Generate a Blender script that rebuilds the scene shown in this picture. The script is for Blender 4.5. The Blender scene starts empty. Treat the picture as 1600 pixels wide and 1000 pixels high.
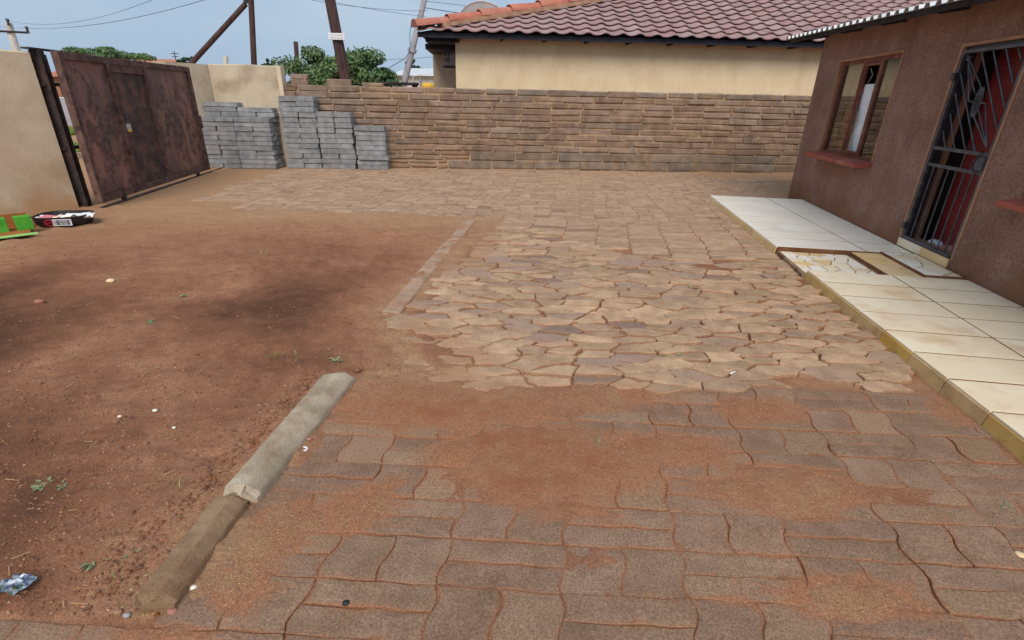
import bpy, math, random
import numpy as np
from mathutils import Vector, Matrix
random.seed(7); np.random.seed(7)
R = math.radians
scene = bpy.context.scene
C = scene.collection

# ------------------------------------------------------------------ camera, sky, sun, exposure
CAM_H, PITCH, ROLL, FPX = 1.55, R(23.6), R(1.2), 790.0
cam = bpy.data.objects.new('camera', bpy.data.cameras.new('camera'))
C.objects.link(cam)
cam.matrix_world = Matrix.Translation((0, 0, CAM_H)) @ Matrix.Rotation(R(90) - PITCH, 4, 'X') @ Matrix.Rotation(ROLL, 4, 'Z')
cam.data.sensor_width = 36; cam.data.lens = 36 * FPX / 1600
cam.data.clip_start = .02; cam.data.clip_end = 2000
scene.camera = cam

SUN_EL, SUN_AZ = R(46), R(180)          # azimuth clockwise from +Y: high, behind the camera
w = bpy.data.worlds.new('World'); scene.world = w; w.use_nodes = True
nt = w.node_tree
for n in list(nt.nodes): nt.nodes.remove(n)
sky = nt.nodes.new('ShaderNodeTexSky'); sky.sky_type = 'NISHITA'; sky.sun_disc = False
sky.sun_elevation = SUN_EL; sky.sun_rotation = SUN_AZ
sky.air_density = 1.3; sky.dust_density = 1.2; sky.ozone_density = 2.0
bg1 = nt.nodes.new('ShaderNodeBackground'); bg1.inputs['Strength'].default_value = .05
bg2 = nt.nodes.new('ShaderNodeBackground')                                   # thin even overcast layer
bg2.inputs['Color'].default_value = (.45, .605, .80, 1); bg2.inputs['Strength'].default_value = 1.0
mx = nt.nodes.new('ShaderNodeMixShader'); mx.inputs[0].default_value = .80
tcw = nt.nodes.new('ShaderNodeTexCoord'); mpw = nt.nodes.new('ShaderNodeMapping'); mpw.inputs['Scale'].default_value = (1, 1, 3.2)
ncw = nt.nodes.new('ShaderNodeTexNoise'); ncw.inputs['Scale'].default_value = 1.9; ncw.inputs['Detail'].default_value = 5; ncw.inputs['Roughness'].default_value = .5
rcw = nt.nodes.new('ShaderNodeValToRGB'); rcw.color_ramp.elements[0].position = .34; rcw.color_ramp.elements[1].position = .68
rcw.color_ramp.elements[0].color = (.385, .55, .77, 1); rcw.color_ramp.elements[1].color = (.55, .68, .84, 1)
nt.links.new(tcw.outputs['Generated'], mpw.inputs['Vector']); nt.links.new(mpw.outputs[0], ncw.inputs['Vector']); nt.links.new(ncw.outputs['Fac'], rcw.inputs[0]); nt.links.new(rcw.outputs[0], bg2.inputs['Color'])
wo = nt.nodes.new('ShaderNodeOutputWorld')
nt.links.new(sky.outputs[0], bg1.inputs['Color'])
nt.links.new(bg1.outputs[0], mx.inputs[1]); nt.links.new(bg2.outputs[0], mx.inputs[2])
nt.links.new(mx.outputs[0], wo.inputs['Surface'])
sl = bpy.data.lights.new('sun', 'SUN'); sl.energy = 2.7; sl.angle = R(38); sl.color = (1.0, .91, .80)
so = bpy.data.objects.new('sun', sl); C.objects.link(so)
sd = Vector((math.sin(SUN_AZ) * math.cos(SUN_EL), math.cos(SUN_AZ) * math.cos(SUN_EL), math.sin(SUN_EL)))
so.rotation_euler = (-sd).to_track_quat('-Z', 'Y').to_euler(); so.location = sd * 50
scene.view_settings.view_transform = 'Standard'; scene.view_settings.look = 'None'
scene.view_settings.exposure = 0.0; scene.view_settings.gamma = 1
scene.render.engine = 'CYCLES'
scene.cycles.use_denoising = True
scene.cycles.max_bounces = 6

# ------------------------------------------------------------------ photo pixel -> point in the place
def ray(px, py):
    x = (px - 800) / FPX; y = -(py - 500) / FPX
    c, s = math.cos(ROLL), math.sin(ROLL)
    x, y = x * c - y * s, x * s + y * c
    cp, sp = math.cos(PITCH), math.sin(PITCH)
    return Vector((x, cp + y * sp, -sp + y * cp))
def G(px, py, z=0.0):
    d = ray(px, py); t = (z - CAM_H) / d.z
    return Vector((0, 0, CAM_H)) + d * t
def onp(px, py, p0, n):
    d = ray(px, py); o = Vector((0, 0, CAM_H))
    return o + d * ((Vector(p0) - o).dot(n) / d.dot(n))

# ------------------------------------------------------------------ mesh helpers
V = Vector
ORG = {}
class MB:
    def __init__(s): s.v = []; s.f = []; s.m = []; s.a = []
    def add(s, vs, fs, m=0, a=None):
        b = len(s.v); s.v += [tuple(x) for x in vs]; s.f += [tuple(b + i for i in f) for f in fs]; s.m += [m] * len(fs)
        s.a += [a if a is not None else 0.0] * len(vs)
        return s
    def box(s, c, ax, h, m=0, a=None):
        X, Y, Z = [V(q) for q in ax]; c = V(c)
        vs = [c + X * h[0] * i + Y * h[1] * j + Z * h[2] * k for i in (-1, 1) for j in (-1, 1) for k in (-1, 1)]
        return s.add(vs, [(0, 1, 3, 2), (4, 6, 7, 5), (0, 4, 5, 1), (2, 3, 7, 6), (0, 2, 6, 4), (1, 5, 7, 3)], m, a)
    def cbox(s, c, ax, h, ch, jit=0, m=0, a=None, rnd=random):
        X, Y, Z = [V(q) for q in ax]; c = V(c); vs = []
        idx = {}
        for i in (-1, 1):
            for j in (-1, 1):
                for k in (-1, 1):
                    q = V((rnd.uniform(-1, 1), rnd.uniform(-1, 1), rnd.uniform(-1, 1))) * jit
                    for t in range(3):
                        l = [h[0], h[1], h[2]]
                        for e in range(3):
                            if e != t: l[e] -= ch
                        idx[(i, j, k, t)] = len(vs)
                        vs.append(c + X * (i * l[0]) + Y * (j * l[1]) + Z * (k * l[2]) + q)
        fs = []
        g = lambda i, j, k, t: idx[(i, j, k, t)]
        for q in (-1, 1):
            o = 1 if q > 0 else -1
            def fl(l): return l if o > 0 else l[::-1]
            fs.append(fl([g(q, -1, -1, 0), g(q, 1, -1, 0), g(q, 1, 1, 0), g(q, -1, 1, 0)]))
            fs.append(fl([g(-1, q, -1, 1), g(-1, q, 1, 1), g(1, q, 1, 1), g(1, q, -1, 1)]))
            fs.append(fl([g(-1, -1, q, 2), g(1, -1, q, 2), g(1, 1, q, 2), g(-1, 1, q, 2)]))
        for p in (-1, 1):
            for q in (-1, 1):
                fs.append([g(p, q, -1, 0), g(p, q, 1, 0), g(p, q, 1, 1), g(p, q, -1, 1)])
                fs.append([g(p, -1, q, 0), g(p, 1, q, 0), g(p, 1, q, 2), g(p, -1, q, 2)])
                fs.append([g(-1, p, q, 1), g(1, p, q, 1), g(1, p, q, 2), g(-1, p, q, 2)])
                for k in (-1, 1): fs.append([g(p, q, k, 0), g(p, q, k, 1), g(p, q, k, 2)])
        return s.add(vs, fs, m, a)
    def tube(s, p0, p1, r0, r1=None, n=8, m=0, cap=True):
        p0, p1 = V(p0), V(p1); r1 = r0 if r1 is None else r1
        d = (p1 - p0).normalized(); u = d.orthogonal().normalized(); v = d.cross(u)
        vs = [p + (u * math.cos(2 * math.pi * i / n) + v * math.sin(2 * math.pi * i / n)) * r for p, r in ((p0, r0), (p1, r1)) for i in range(n)]
        fs = [(i, (i + 1) % n, n + (i + 1) % n, n + i) for i in range(n)]
        if cap: fs += [tuple(range(n))[::-1], tuple(range(n, 2 * n))]
        return s.add(vs, fs, m)
    def path(s, pts, r, n=6, m=0):
        for a, b in zip(pts, pts[1:]): s.tube(a, b, r, r, n, m)
        return s
    def prism(s, pts, n, t, m=0):
        """polygon pts (world), extruded along n by t"""
        k = len(pts); n = V(n)
        vs = [V(p) for p in pts] + [V(p) + n * t for p in pts]
        fs = [tuple(range(k))[::-1], tuple(range(k, 2 * k))] + [(i, (i + 1) % k, k + (i + 1) % k, k + i) for i in range(k)]
        return s.add(vs, fs, m)
    def build(s, name, mats, parent=None, origin=None, smooth=False, fix=True):
        if parent is not None: O = ORG[parent.name]
        elif origin is not None: O = V(origin)
        else:
            a = np.array(s.v); O = V(((a[:, 0].min() + a[:, 0].max()) / 2, (a[:, 1].min() + a[:, 1].max()) / 2, a[:, 2].min()))
        me = bpy.data.meshes.new(name)
        me.from_pydata([(x - O.x, y - O.y, z - O.z) for x, y, z in s.v], [], s.f)
        if fix:
            import bmesh
            bm = bmesh.new(); bm.from_mesh(me); bmesh.ops.recalc_face_normals(bm, faces=bm.faces); bm.to_mesh(me); bm.free()
        mats = mats if isinstance(mats, (list, tuple)) else [mats]
        for q in mats: me.materials.append(q)
        if len(mats) > 1: me.polygons.foreach_set('material_index', s.m)
        if any(s.a):
            at = me.attributes.new('rnd', 'FLOAT', 'POINT'); at.data.foreach_set('value', s.a)
        if smooth: me.polygons.foreach_set('use_smooth', [True] * len(me.polygons))
        me.update()
        return place(name, me, parent, O)
def place(name, me, parent, O, rot=None):
    """O: world position of the object's origin"""
    o = bpy.data.objects.new(name, me); C.objects.link(o)
    if parent is not None:
        o.parent = parent; o.location = V(O) - ORG[parent.name]
        ORG[o.name] = V(O)
    else:
        o.location = V(O); ORG[o.name] = V(O)
    if rot is not None: o.rotation_euler = rot
    return o
def tag(o, label=None, cat=None, group=None, kind=None):
    if label: o['label'] = label
    if cat: o['category'] = cat
    if group: o['group'] = group
    if kind or cat: o['kind'] = kind or 'thing'
    return o
def empty(name, loc, label=None, cat=None, group=None, kind=None):
    o = bpy.data.objects.new(name, None); C.objects.link(o); o.location = V(loc); ORG[o.name] = V(loc); o.empty_display_size = .1
    return tag(o, label, cat, group, kind)

# ------------------------------------------------------------------ numpy noise
def vnoise(x, y, seed=0):
    xi = np.floor(x).astype(np.int64); yi = np.floor(y).astype(np.int64); fx = x - xi; fy = y - yi
    fx = fx * fx * (3 - 2 * fx); fy = fy * fy * (3 - 2 * fy)
    def h(a, b):
        n = (a * 374761393 + b * 668265263 + seed * 1442695041) & 0x7fffffff
        n = ((n ^ (n >> 13)) * 1274126177) & 0x7fffffff
        return ((n ^ (n >> 16)) & 0xffff) / 65535.0
    return (h(xi, yi) * (1 - fx) + h(xi + 1, yi) * fx) * (1 - fy) + (h(xi, yi + 1) * (1 - fx) + h(xi + 1, yi + 1) * fx) * fy
def fbm(x, y, o=4, seed=0):
    t = 0; a = .5; s = 0
    for i in range(o):
        t = t + a * vnoise(x * 2 ** i + 17.3 * i, y * 2 ** i - 9.1 * i, seed + i); s += a; a *= .5
    return t / s

# ------------------------------------------------------------------ materials
def lin(r, g, b):
    f = lambda c: ((c / 255 + .055) / 1.055) ** 2.4 if c / 255 > .04045 else c / 255 / 12.92
    return (f(r), f(g), f(b), 1)
class NT:
    def __init__(s, name):
        s.m = bpy.data.materials.new(name); s.m.use_nodes = True; s.t = s.m.node_tree
        s.b = s.t.nodes['Principled BSDF']; s.L = s.t.links.new
    def n(s, k, **kw):
        q = s.t.nodes.new(k)
        for a, b in kw.items(): setattr(q, a, b)
        return q
    def pos(s):
        return s.n('ShaderNodeNewGeometry').outputs['Position']
    def noise(s, vec, scale, detail=5, rough=.55, dist=0):
        q = s.n('ShaderNodeTexNoise'); q.inputs['Scale'].default_value = scale; q.inputs['Detail'].default_value = detail
        q.inputs['Roughness'].default_value = rough; q.inputs['Distortion'].default_value = dist
        if vec is not None: s.L(vec, q.inputs['Vector'])
        return q.outputs['Fac']
    def ramp(s, fac, stops):
        q = s.n('ShaderNodeValToRGB'); e = q.color_ramp.elements
        while len(e) < len(stops): e.new(.5)
        for i, (p, c) in enumerate(stops): e[i].position = p; e[i].color = c if len(c) == 4 else (*c, 1)
        s.L(fac, q.inputs[0]); return q.outputs['Color']
    def mix(s, fac, a, b, mode='MIX'):
        q = s.n('ShaderNodeMix', data_type='RGBA', blend_type=mode)
        for i, x in ((0, fac), (6, a), (7, b)):
            if isinstance(x, (int, float)): q.inputs[i].default_value = x
            elif isinstance(x, tuple): q.inputs[i].default_value = x
            else: s.L(x, q.inputs[i])
        return q.outputs[2]
    def math(s, op, a, b=None):
        q = s.n('ShaderNodeMath', operation=op)
        for i, x in enumerate((a, b)):
            if x is None: continue
            if isinstance(x, (int, float)): q.inputs[i].default_value = x
            else: s.L(x, q.inputs[i])
        return q.outputs[0]
    def bump(s, h, strength, dist=.01, prev=None):
        q = s.n('ShaderNodeBump'); q.inputs['Strength'].default_value = strength; q.inputs['Distance'].default_value = dist
        s.L(h, q.inputs['Height'])
        if prev is not None: s.L(prev, q.inputs['Normal'])
        return q.outputs['Normal']
def B(v): return (v, v, v, 1)
def pmat(name, c1, c2, scale=6, lo=.35, hi=.65, rough=.9, spec=.2, bump=.4, bscale=80, bdist=.004, rand=0, stain=None, sscale=2, slo=.5, shi=.65, samt=.8,
         speck=0, spscale=250, metallic=0, hue=0, stretch=None):
    q = NT(name); p = q.pos()
    if stretch:
        mp = q.n('ShaderNodeMapping'); mp.inputs['Scale'].default_value = stretch; q.L(p, mp.inputs['Vector']); p = mp.outputs[0]
    col = q.ramp(q.noise(p, scale), [(lo, c1), (hi, c2)])
    if rand:
        oi = q.n('ShaderNodeObjectInfo'); at = q.n('ShaderNodeAttribute', attribute_name='rnd')
        r = q.math('FRACT', q.math('ADD', oi.outputs['Random'], at.outputs['Fac']))
        hs = q.n('ShaderNodeHueSaturation'); q.L(col, hs.inputs['Color'])
        q.L(q.math('ADD', q.math('MULTIPLY', r, 2 * rand), 1 - rand), hs.inputs['Value'])
        r2 = q.math('FRACT', q.math('MULTIPLY', r, 7.31))
        q.L(q.math('ADD', q.math('MULTIPLY', r2, hue * 2), .5 - hue), hs.inputs['Hue'])
        r3 = q.math('FRACT', q.math('MULTIPLY', r, 13.7))
        q.L(q.math('ADD', q.math('MULTIPLY', r3, .24), .88), hs.inputs['Saturation'])
        col = hs.outputs['Color']
    if stain is not None:
        f = q.ramp(q.noise(p, sscale, 6, .6), [(slo, B(0)), (shi, B(samt))])
        col = q.mix(f, col, stain)
    if speck:
        f = q.ramp(q.noise(q.pos(), spscale, 2, .6), [(.3, B(1 - speck)), (.7, B(1 + speck))])
        col = q.mix(1.0, col, f, 'MULTIPLY')
    q.L(col, q.b.inputs['Base Color'])
    q.b.inputs['Roughness'].default_value = rough; q.b.inputs['Specular IOR Level'].default_value = spec; q.b.inputs['Metallic'].default_value = metallic
    if bump: q.L(q.bump(q.noise(q.pos(), bscale, 6, .65), bump, bdist), q.b.inputs['Normal'])
    return q.m

SOIL_L, SOIL_M, SOIL_D = lin(180, 130, 99), lin(152, 104, 78), lin(108, 73, 56)
def soil_material():
    q = NT('soil'); p = q.pos()
    n1 = q.noise(p, 1.1, 6, .6); n2 = q.noise(p, 9, 6, .65); n3 = q.noise(p, 70, 4, .7); n4 = q.noise(p, 320, 2, .7)
    at = q.n('ShaderNodeAttribute', attribute_name='damp')
    f = q.math('ADD', at.outputs['Fac'], q.math('MULTIPLY', q.math('SUBTRACT', n1, .5), .55))
    f = q.math('ADD', f, q.math('MULTIPLY', q.math('SUBTRACT', n2, .5), .55))
    col = q.ramp(f, [(.08, lin(190, 150, 114)), (.3, SOIL_L), (.55, SOIL_M), (.85, SOIL_D)])
    col = q.mix(q.ramp(n3, [(.42, B(0)), (.62, B(.35))]), col, SOIL_D)
    rs = q.n('ShaderNodeAttribute', attribute_name='rust')
    g = q.math('MULTIPLY', rs.outputs['Fac'], q.ramp(n2, [(.35, B(.55)), (.6, B(1))]))
    col = q.mix(g, col, lin(166, 106, 74))
    col = q.mix(1.0, col, q.ramp(n4, [(.3, B(.6)), (.5, B(.98)), (.72, B(1.45))]), 'MULTIPLY')
    q.L(col, q.b.inputs['Base Color']); q.b.inputs['Roughness'].default_value = .95; q.b.inputs['Specular IOR Level'].default_value = .12
    nb = q.bump(n3, .8, .016); nb = q.bump(n4, .7, .006, nb)
    q.L(nb, q.b.inputs['Normal']); return q.m
def paver_material(name, c1, c2, c3, rand, dustamt, hue=.004, gsc=160, dust=lin(156, 108, 78)):
    q = NT(name); p = q.pos()
    col = q.ramp(q.noise(p, 7, 6, .6), [(.32, c1), (.68, c2)])
    oi = q.n('ShaderNodeObjectInfo'); at = q.n('ShaderNodeAttribute', attribute_name='rnd')
    r = q.math('FRACT', q.math('ADD', oi.outputs['Random'], at.outputs['Fac']))
    col = q.mix(q.ramp(r, [(.78, B(0)), (.95, B(.75))]), col, c3)
    hs = q.n('ShaderNodeHueSaturation'); q.L(col, hs.inputs['Color'])
    q.L(q.math('ADD', q.math('MULTIPLY', q.math('FRACT', q.math('MULTIPLY', r, 5.17)), 2 * rand), 1 - rand), hs.inputs['Value'])
    q.L(q.math('ADD', q.math('MULTIPLY', q.math('FRACT', q.math('MULTIPLY', r, 9.71)), 2 * hue), .5 - hue), hs.inputs['Hue'])
    col = hs.outputs['Color']
    # soil worked into the rims and drifted over the faces
    du = q.n('ShaderNodeAttribute', attribute_name='dust')
    f = q.math('ADD', q.math('MULTIPLY', du.outputs['Fac'], .95), q.math('MULTIPLY', q.math('SUBTRACT', q.noise(p, 3.2, 6, .65), .5), 1.5))
    f = q.math('ADD', f, q.math('MULTIPLY', q.math('SUBTRACT', q.noise(p, 45, 4, .7), .5), .9))
    col = q.mix(q.ramp(f, [(.12, B(0)), (.75, B(dustamt))]), col, dust)
    g4 = q.noise(p, gsc, 3, .75)
    col = q.mix(1.0, col, q.ramp(g4, [(.28, B(.5)), (.5, B(1)), (.72, B(1.5))]), 'MULTIPLY')
    q.L(col, q.b.inputs['Base Color']); q.b.inputs['Roughness'].default_value = .92; q.b.inputs['Specular IOR Level'].default_value = .15
    nb = q.bump(q.noise(p, 55, 5, .7), .5, .006); nb = q.bump(g4, .45, .003, nb)
    q.L(nb, q.b.inputs['Normal']); return q.m
M = {}
M['soil'] = soil_material()
M['paver'] = paver_material('paver', lin(128, 101, 82), lin(151, 122, 101), lin(152, 123, 97), .10, .95, .003, 130)
M['stone'] = paver_material('crazy_stone', lin(160, 130, 104), lin(196, 163, 131), lin(140, 118, 108), .18, .6, .004, 160, lin(170, 128, 98))
M['farpaver'] = paver_material('far_paver', lin(156, 127, 103), lin(186, 155, 128), lin(146, 119, 98), .13, .6, .003, 160, lin(180, 142, 112))
M['concrete'] = pmat('kerb_concrete', lin(158, 142, 120), lin(188, 172, 150), 9, bump=.6, bscale=60, bdist=.006, speck=.3, stain=lin(140, 96, 66), sscale=5, slo=.5, shi=.75)
M['concrete_soil'] = pmat('kerb_muddy', lin(134, 106, 80), lin(158, 130, 102), 9, bump=.6, bscale=60, bdist=.006, speck=.3, stain=lin(128, 88, 62), sscale=4, slo=.45, shi=.7)
M['oldkerb'] = pmat('flush_kerb', lin(158, 128, 105), lin(182, 152, 128), 8, bump=.5, bscale=60, speck=.25, stain=lin(168, 112, 78), sscale=3, slo=.5, shi=.7)
M['brick'] = pmat('wall_brick', lin(124, 104, 90), lin(152, 130, 113), 5, bump=1.0, bscale=45, bdist=.008, rand=.17, speck=.25, spscale=120, stain=lin(166, 132, 98), sscale=1.1, slo=.5, shi=.75, samt=.55, hue=.004)
M['block'] = pmat('wall_block', lin(118, 104, 93), lin(146, 130, 114), 5, bump=.8, bscale=40, bdist=.01, rand=.1, speck=.3, spscale=110, stain=lin(160, 126, 90), sscale=2, slo=.5, shi=.7, samt=.5)
M['mortar'] = pmat('mortar', lin(164, 134, 105), lin(190, 158, 127), 5, bump=.7, bscale=50, bdist=.01, stain=lin(120, 96, 76), sscale=1.3, slo=.5, shi=.75, samt=.5)
M['cement'] = pmat('cement_brick', lin(126, 128, 130), lin(156, 157, 158), 7, bump=.7, bscale=60, bdist=.006, rand=.14, speck=.25, spscale=130, stain=lin(150, 132, 110), sscale=2, slo=.55, shi=.8, samt=.45)
M['plaster'] = pmat('house_plaster', lin(138, 104, 88), lin(160, 124, 106), 2.5, bump=1.0, bscale=36, bdist=.02, speck=.3, spscale=45, stain=lin(140, 98, 72), sscale=1.0, slo=.52, shi=.75, samt=.6, rough=.85)
M['reveal'] = pmat('reveal_plaster', lin(160, 116, 90), lin(182, 136, 106), 4, bump=.4)
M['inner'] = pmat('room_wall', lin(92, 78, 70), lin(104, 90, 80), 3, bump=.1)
M['beige'] = pmat('beige_plaster', lin(204, 184, 154), lin(224, 206, 178), 1.6, bump=.35, bscale=25, bdist=.01, stain=lin(178, 140, 104), sscale=.9, slo=.5, shi=.7, samt=.55)
M['beige_dirty'] = pmat('beige_plaster_stained', lin(186, 170, 146), lin(206, 190, 166), 2.2, bump=.4, bscale=25, bdist=.01, stain=lin(128, 108, 88), sscale=1.3, slo=.52, shi=.72, samt=.7)
M['cream'] = pmat('cream_paint', lin(222, 199, 163), lin(232, 211, 177), 2, bump=.25, bscale=30, bdist=.006, stain=lin(190, 158, 116), sscale=3, slo=.66, shi=.8, samt=.6)
M['greycream_shaded'] = pmat('shaded_grey_cream_plaster', lin(188, 168, 144), lin(200, 182, 158), 2, bump=.2)  # greyish cream plaster with the shade of the recess put into its colour
M['tile'] = pmat('cream_floor_tile', lin(238, 220, 188), lin(244, 228, 200), 2.5, rough=.5, spec=.22, bump=.08, bscale=20, rand=.025, stain=lin(218, 176, 124), sscale=1.7, slo=.5, shi=.8, samt=.55)
M['tilewhite'] = pmat('white_floor_tile', lin(238, 228, 210), lin(246, 238, 224), 2.5, rough=.5, spec=.22, bump=.06, bscale=20, rand=.02, stain=lin(222, 204, 174), sscale=2, slo=.55, shi=.8, samt=.4)
M['edgetile'] = pmat('mustard_edge_tile', lin(206, 164, 98), lin(218, 180, 114), 4, rough=.5, spec=.25, bump=.15, bscale=40, rand=.03, stain=lin(150, 108, 68), sscale=6, slo=.52, shi=.75, samt=.6)
M['tantile'] = pmat('tan_tile', lin(224, 190, 138), lin(236, 206, 158), 4, rough=.5, spec=.22, bump=.12, rand=.06, stain=lin(186, 130, 80), sscale=5, slo=.55, shi=.8, samt=.5)
M['screed'] = pmat('brown_screed', lin(118, 78, 54), lin(146, 102, 72), 8, bump=.5, bscale=40)
M['grout'] = pmat('grout', lin(112, 84, 60), lin(164, 136, 106), 9, bump=.3)
M['redsill'] = pmat('red_sill_tile', lin(150, 82, 70), lin(172, 98, 84), 6, rough=.6, bump=.3, rand=.06, speck=.1)
M['framewood'] = pmat('brown_window_paint', lin(104, 62, 48), lin(134, 84, 64), 9, rough=.55, bump=.25, stain=lin(164, 122, 96), sscale=9, slo=.6, shi=.7, samt=.6)
M['gatesteel'] = pmat('burglar_gate_steel', lin(62, 64, 70), lin(92, 94, 100), 12, rough=.45, spec=.5, bump=.15, metallic=.3)
M['blacksteel'] = pmat('black_frame_steel', lin(34, 34, 38), lin(52, 52, 56), 12, rough=.45, spec=.5, bump=.15)
M['reddoor'] = pmat('red_door_paint', lin(112, 34, 31), lin(134, 44, 40), 5, rough=.5, spec=.4, bump=.1, stain=lin(110, 28, 26), sscale=3)
M['sheet'] = pmat('galvanised_sheet', lin(160, 164, 168), lin(190, 194, 198), 4, rough=.5, spec=.5, bump=.05, metallic=.35, stain=lin(150, 140, 130), sscale=5, slo=.55, shi=.8, samt=.6)
M['rooftile'] = pmat('roof_tile', lin(158, 128, 125), lin(180, 151, 148), 3, rough=.7, bump=.3, bscale=50, rand=.05, hue=.003, stain=lin(142, 112, 109), sscale=1.6, slo=.5, shi=.75, samt=.5)
M['hiptile'] = pmat('hip_tile', lin(166, 104, 90), lin(188, 128, 110), 3, rough=.75, bump=.4, bscale=40, rand=.1, stain=lin(186, 150, 110), sscale=4, slo=.56, shi=.8, samt=.5)
M['bedding'] = pmat('hip_mortar', lin(154, 118, 94), lin(178, 142, 114), 6, bump=.6, bscale=40)
M['eave_dark'] = pmat('dark_eave_and_shadow', lin(30, 33, 44), lin(42, 45, 56), 4, rough=.6, bump=.1)  # dark roof underside parts, and the board painted as eave shadow
M['timber'] = pmat('dark_timber', lin(46, 40, 44), lin(66, 58, 60), 8, rough=.8, bump=.3)
M['polewood'] = pmat('creosoted_pole', lin(66, 48, 48), lin(96, 74, 70), 6, rough=.85, bump=.5, bscale=30, stretch=(3, 3, .4))
M['greypole'] = pmat('pale_pole', lin(150, 148, 152), lin(182, 180, 184), 5, rough=.8, bump=.4, stretch=(3, 3, .5))
M['wire'] = pmat('wire', lin(96, 108, 128), lin(104, 116, 136), 4, bump=0)
M['black'] = pmat('black_plastic', lin(28, 26, 28), lin(44, 40, 42), 8, rough=.5, spec=.4, bump=.1)
M['white'] = pmat('white_paint', lin(222, 222, 224), lin(236, 236, 238), 5, rough=.6, bump=.05)
M['greenpaint'] = pmat('green_card', lin(66, 150, 44), lin(92, 176, 62), 8, rough=.6, bump=.1)
M['greenpale'] = pmat('pale_green_card', lin(140, 196, 110), lin(158, 208, 126), 8, rough=.6, bump=.1)
M['card'] = pmat('brown_card', lin(150, 88, 44), lin(172, 106, 58), 8, rough=.8, bump=.1)
M['dish'] = pmat('satellite_dish', lin(196, 190, 186), lin(210, 204, 200), 5, rough=.5, bump=.05)
M['farwall'] = pmat('far_wall', lin(198, 194, 184), lin(214, 210, 200), 3, bump=.1)
M['farroof'] = pmat('far_roof', lin(200, 206, 208), lin(216, 220, 222), 3, bump=.1, rough=.5)
M['redroof'] = pmat('far_red_roof', lin(176, 112, 92), lin(190, 126, 104), 3, bump=.2)
M['brownwall'] = pmat('far_brown_wall', lin(150, 112, 90), lin(166, 128, 104), 3, bump=.2)
M['yellow'] = pmat('yellow_paint', lin(224, 176, 60), lin(236, 190, 74), 4, rough=.5, bump=.05)
M['orange'] = pmat('orange_paint', lin(206, 116, 40), lin(216, 126, 50), 4, bump=.05)
M['redpaint'] = pmat('red_print', lin(176, 40, 60), lin(190, 52, 70), 4, bump=.05)
M['pink'] = pmat('pink_paper', lin(206, 120, 130), lin(216, 134, 142), 4, bump=.05)
M['leaf'] = pmat('tree_leaf', lin(82, 112, 72), lin(120, 146, 98), 1.4, rough=.6, spec=.3, bump=0, rand=.28, hue=.02)
M['leafdark'] = pmat('dark_tree_leaf', lin(50, 80, 54), lin(72, 104, 66), 1.4, rough=.6, spec=.3, bump=0, rand=.25, hue=.02)
M['bark'] = pmat('bark', lin(84, 68, 56), lin(112, 92, 76), 8, bump=.5, bscale=25)
M['weed'] = pmat('weed_leaf', lin(112, 120, 84), lin(146, 152, 116), 20, rough=.7, bump=0, rand=.15)
M['grassgreen'] = pmat('grass_blade', lin(112, 140, 66), lin(140, 166, 84), 4, rough=.7, bump=0, rand=.2)
M['straw'] = pmat('dry_straw', lin(186, 156, 110), lin(206, 178, 132), 10, bump=0)
M['pebble'] = pmat('pebble', lin(140, 98, 72), lin(196, 160, 124), 300, .3, .7, bump=.2, rand=.3, hue=.02)
M['clod'] = pmat('soil_clod', lin(120, 80, 58), lin(150, 104, 78), 30, bump=.6, bscale=150, rand=.2)
def rust_material():
    q = NT('rusty_gate_sheet'); p = q.pos()
    mp = q.n('ShaderNodeMapping'); mp.inputs['Scale'].default_value = (1, 1, .45); q.L(p, mp.inputs['Vector']); s = mp.outputs[0]
    col = q.ramp(q.noise(s, 2.2, 6, .6), [(.36, lin(102, 82, 78)), (.5, lin(130, 95, 86)), (.64, lin(160, 112, 97))])
    sp = q.n('ShaderNodeSeparateXYZ'); q.L(p, sp.inputs[0])
    flake = q.math('SUBTRACT', q.noise(p, 5.5, 9, .7), q.math('MULTIPLY', q.math('ABSOLUTE', q.math('SUBTRACT', sp.outputs['Z'], .95)), .13))
    col = q.mix(q.ramp(flake, [(.44, B(0)), (.50, B(.68))]), col, lin(66, 53, 52))
    low = q.math('ADD', q.math('MULTIPLY', sp.outputs['Z'], -1.6), q.noise(s, 4, 5, .6))
    col = q.mix(q.ramp(low, [(-.25 + .3, B(0)), (.45, B(.85))]), col, lin(84, 54, 40))
    col = q.mix(q.ramp(q.noise(s, 3.1, 7, .7, .4), [(.55, B(0)), (.62, B(.6))]), col, lin(160, 118, 98))
    q.L(col, q.b.inputs['Base Color']); q.b.inputs['Roughness'].default_value = .7; q.b.inputs['Specular IOR Level'].default_value = .3
    q.L(q.bump(flake, .35, .006), q.b.inputs['Normal']); return q.m
M['rust'] = rust_material()
M['rustdark'] = pmat('dark_wicket_sheet', lin(70, 56, 54), lin(98, 76, 70), 5, rough=.7, bump=.3, stain=lin(122, 86, 74), sscale=5, slo=.5, shi=.62, samt=.7)
M['gateframe'] = pmat('gate_frame_steel', lin(92, 70, 64), lin(116, 88, 79), 7, rough=.7, bump=.3, stain=lin(56, 42, 42), sscale=9, slo=.5, shi=.62, samt=.7)
M['poststeel'] = pmat('gate_post_steel', lin(54, 46, 46), lin(78, 66, 62), 7, rough=.65, bump=.3, stain=lin(104, 76, 60), sscale=6, slo=.55, shi=.7, samt=.6)
def glass_material():
    q = NT('window_glass'); q.b.inputs['Base Color'].default_value = (.9, .93, .92, 1); q.b.inputs['Roughness'].default_value = .02
    q.b.inputs['Transmission Weight'].default_value = 1; q.b.inputs['IOR'].default_value = 1.5
    return q.m
M['glass'] = glass_material()
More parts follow.
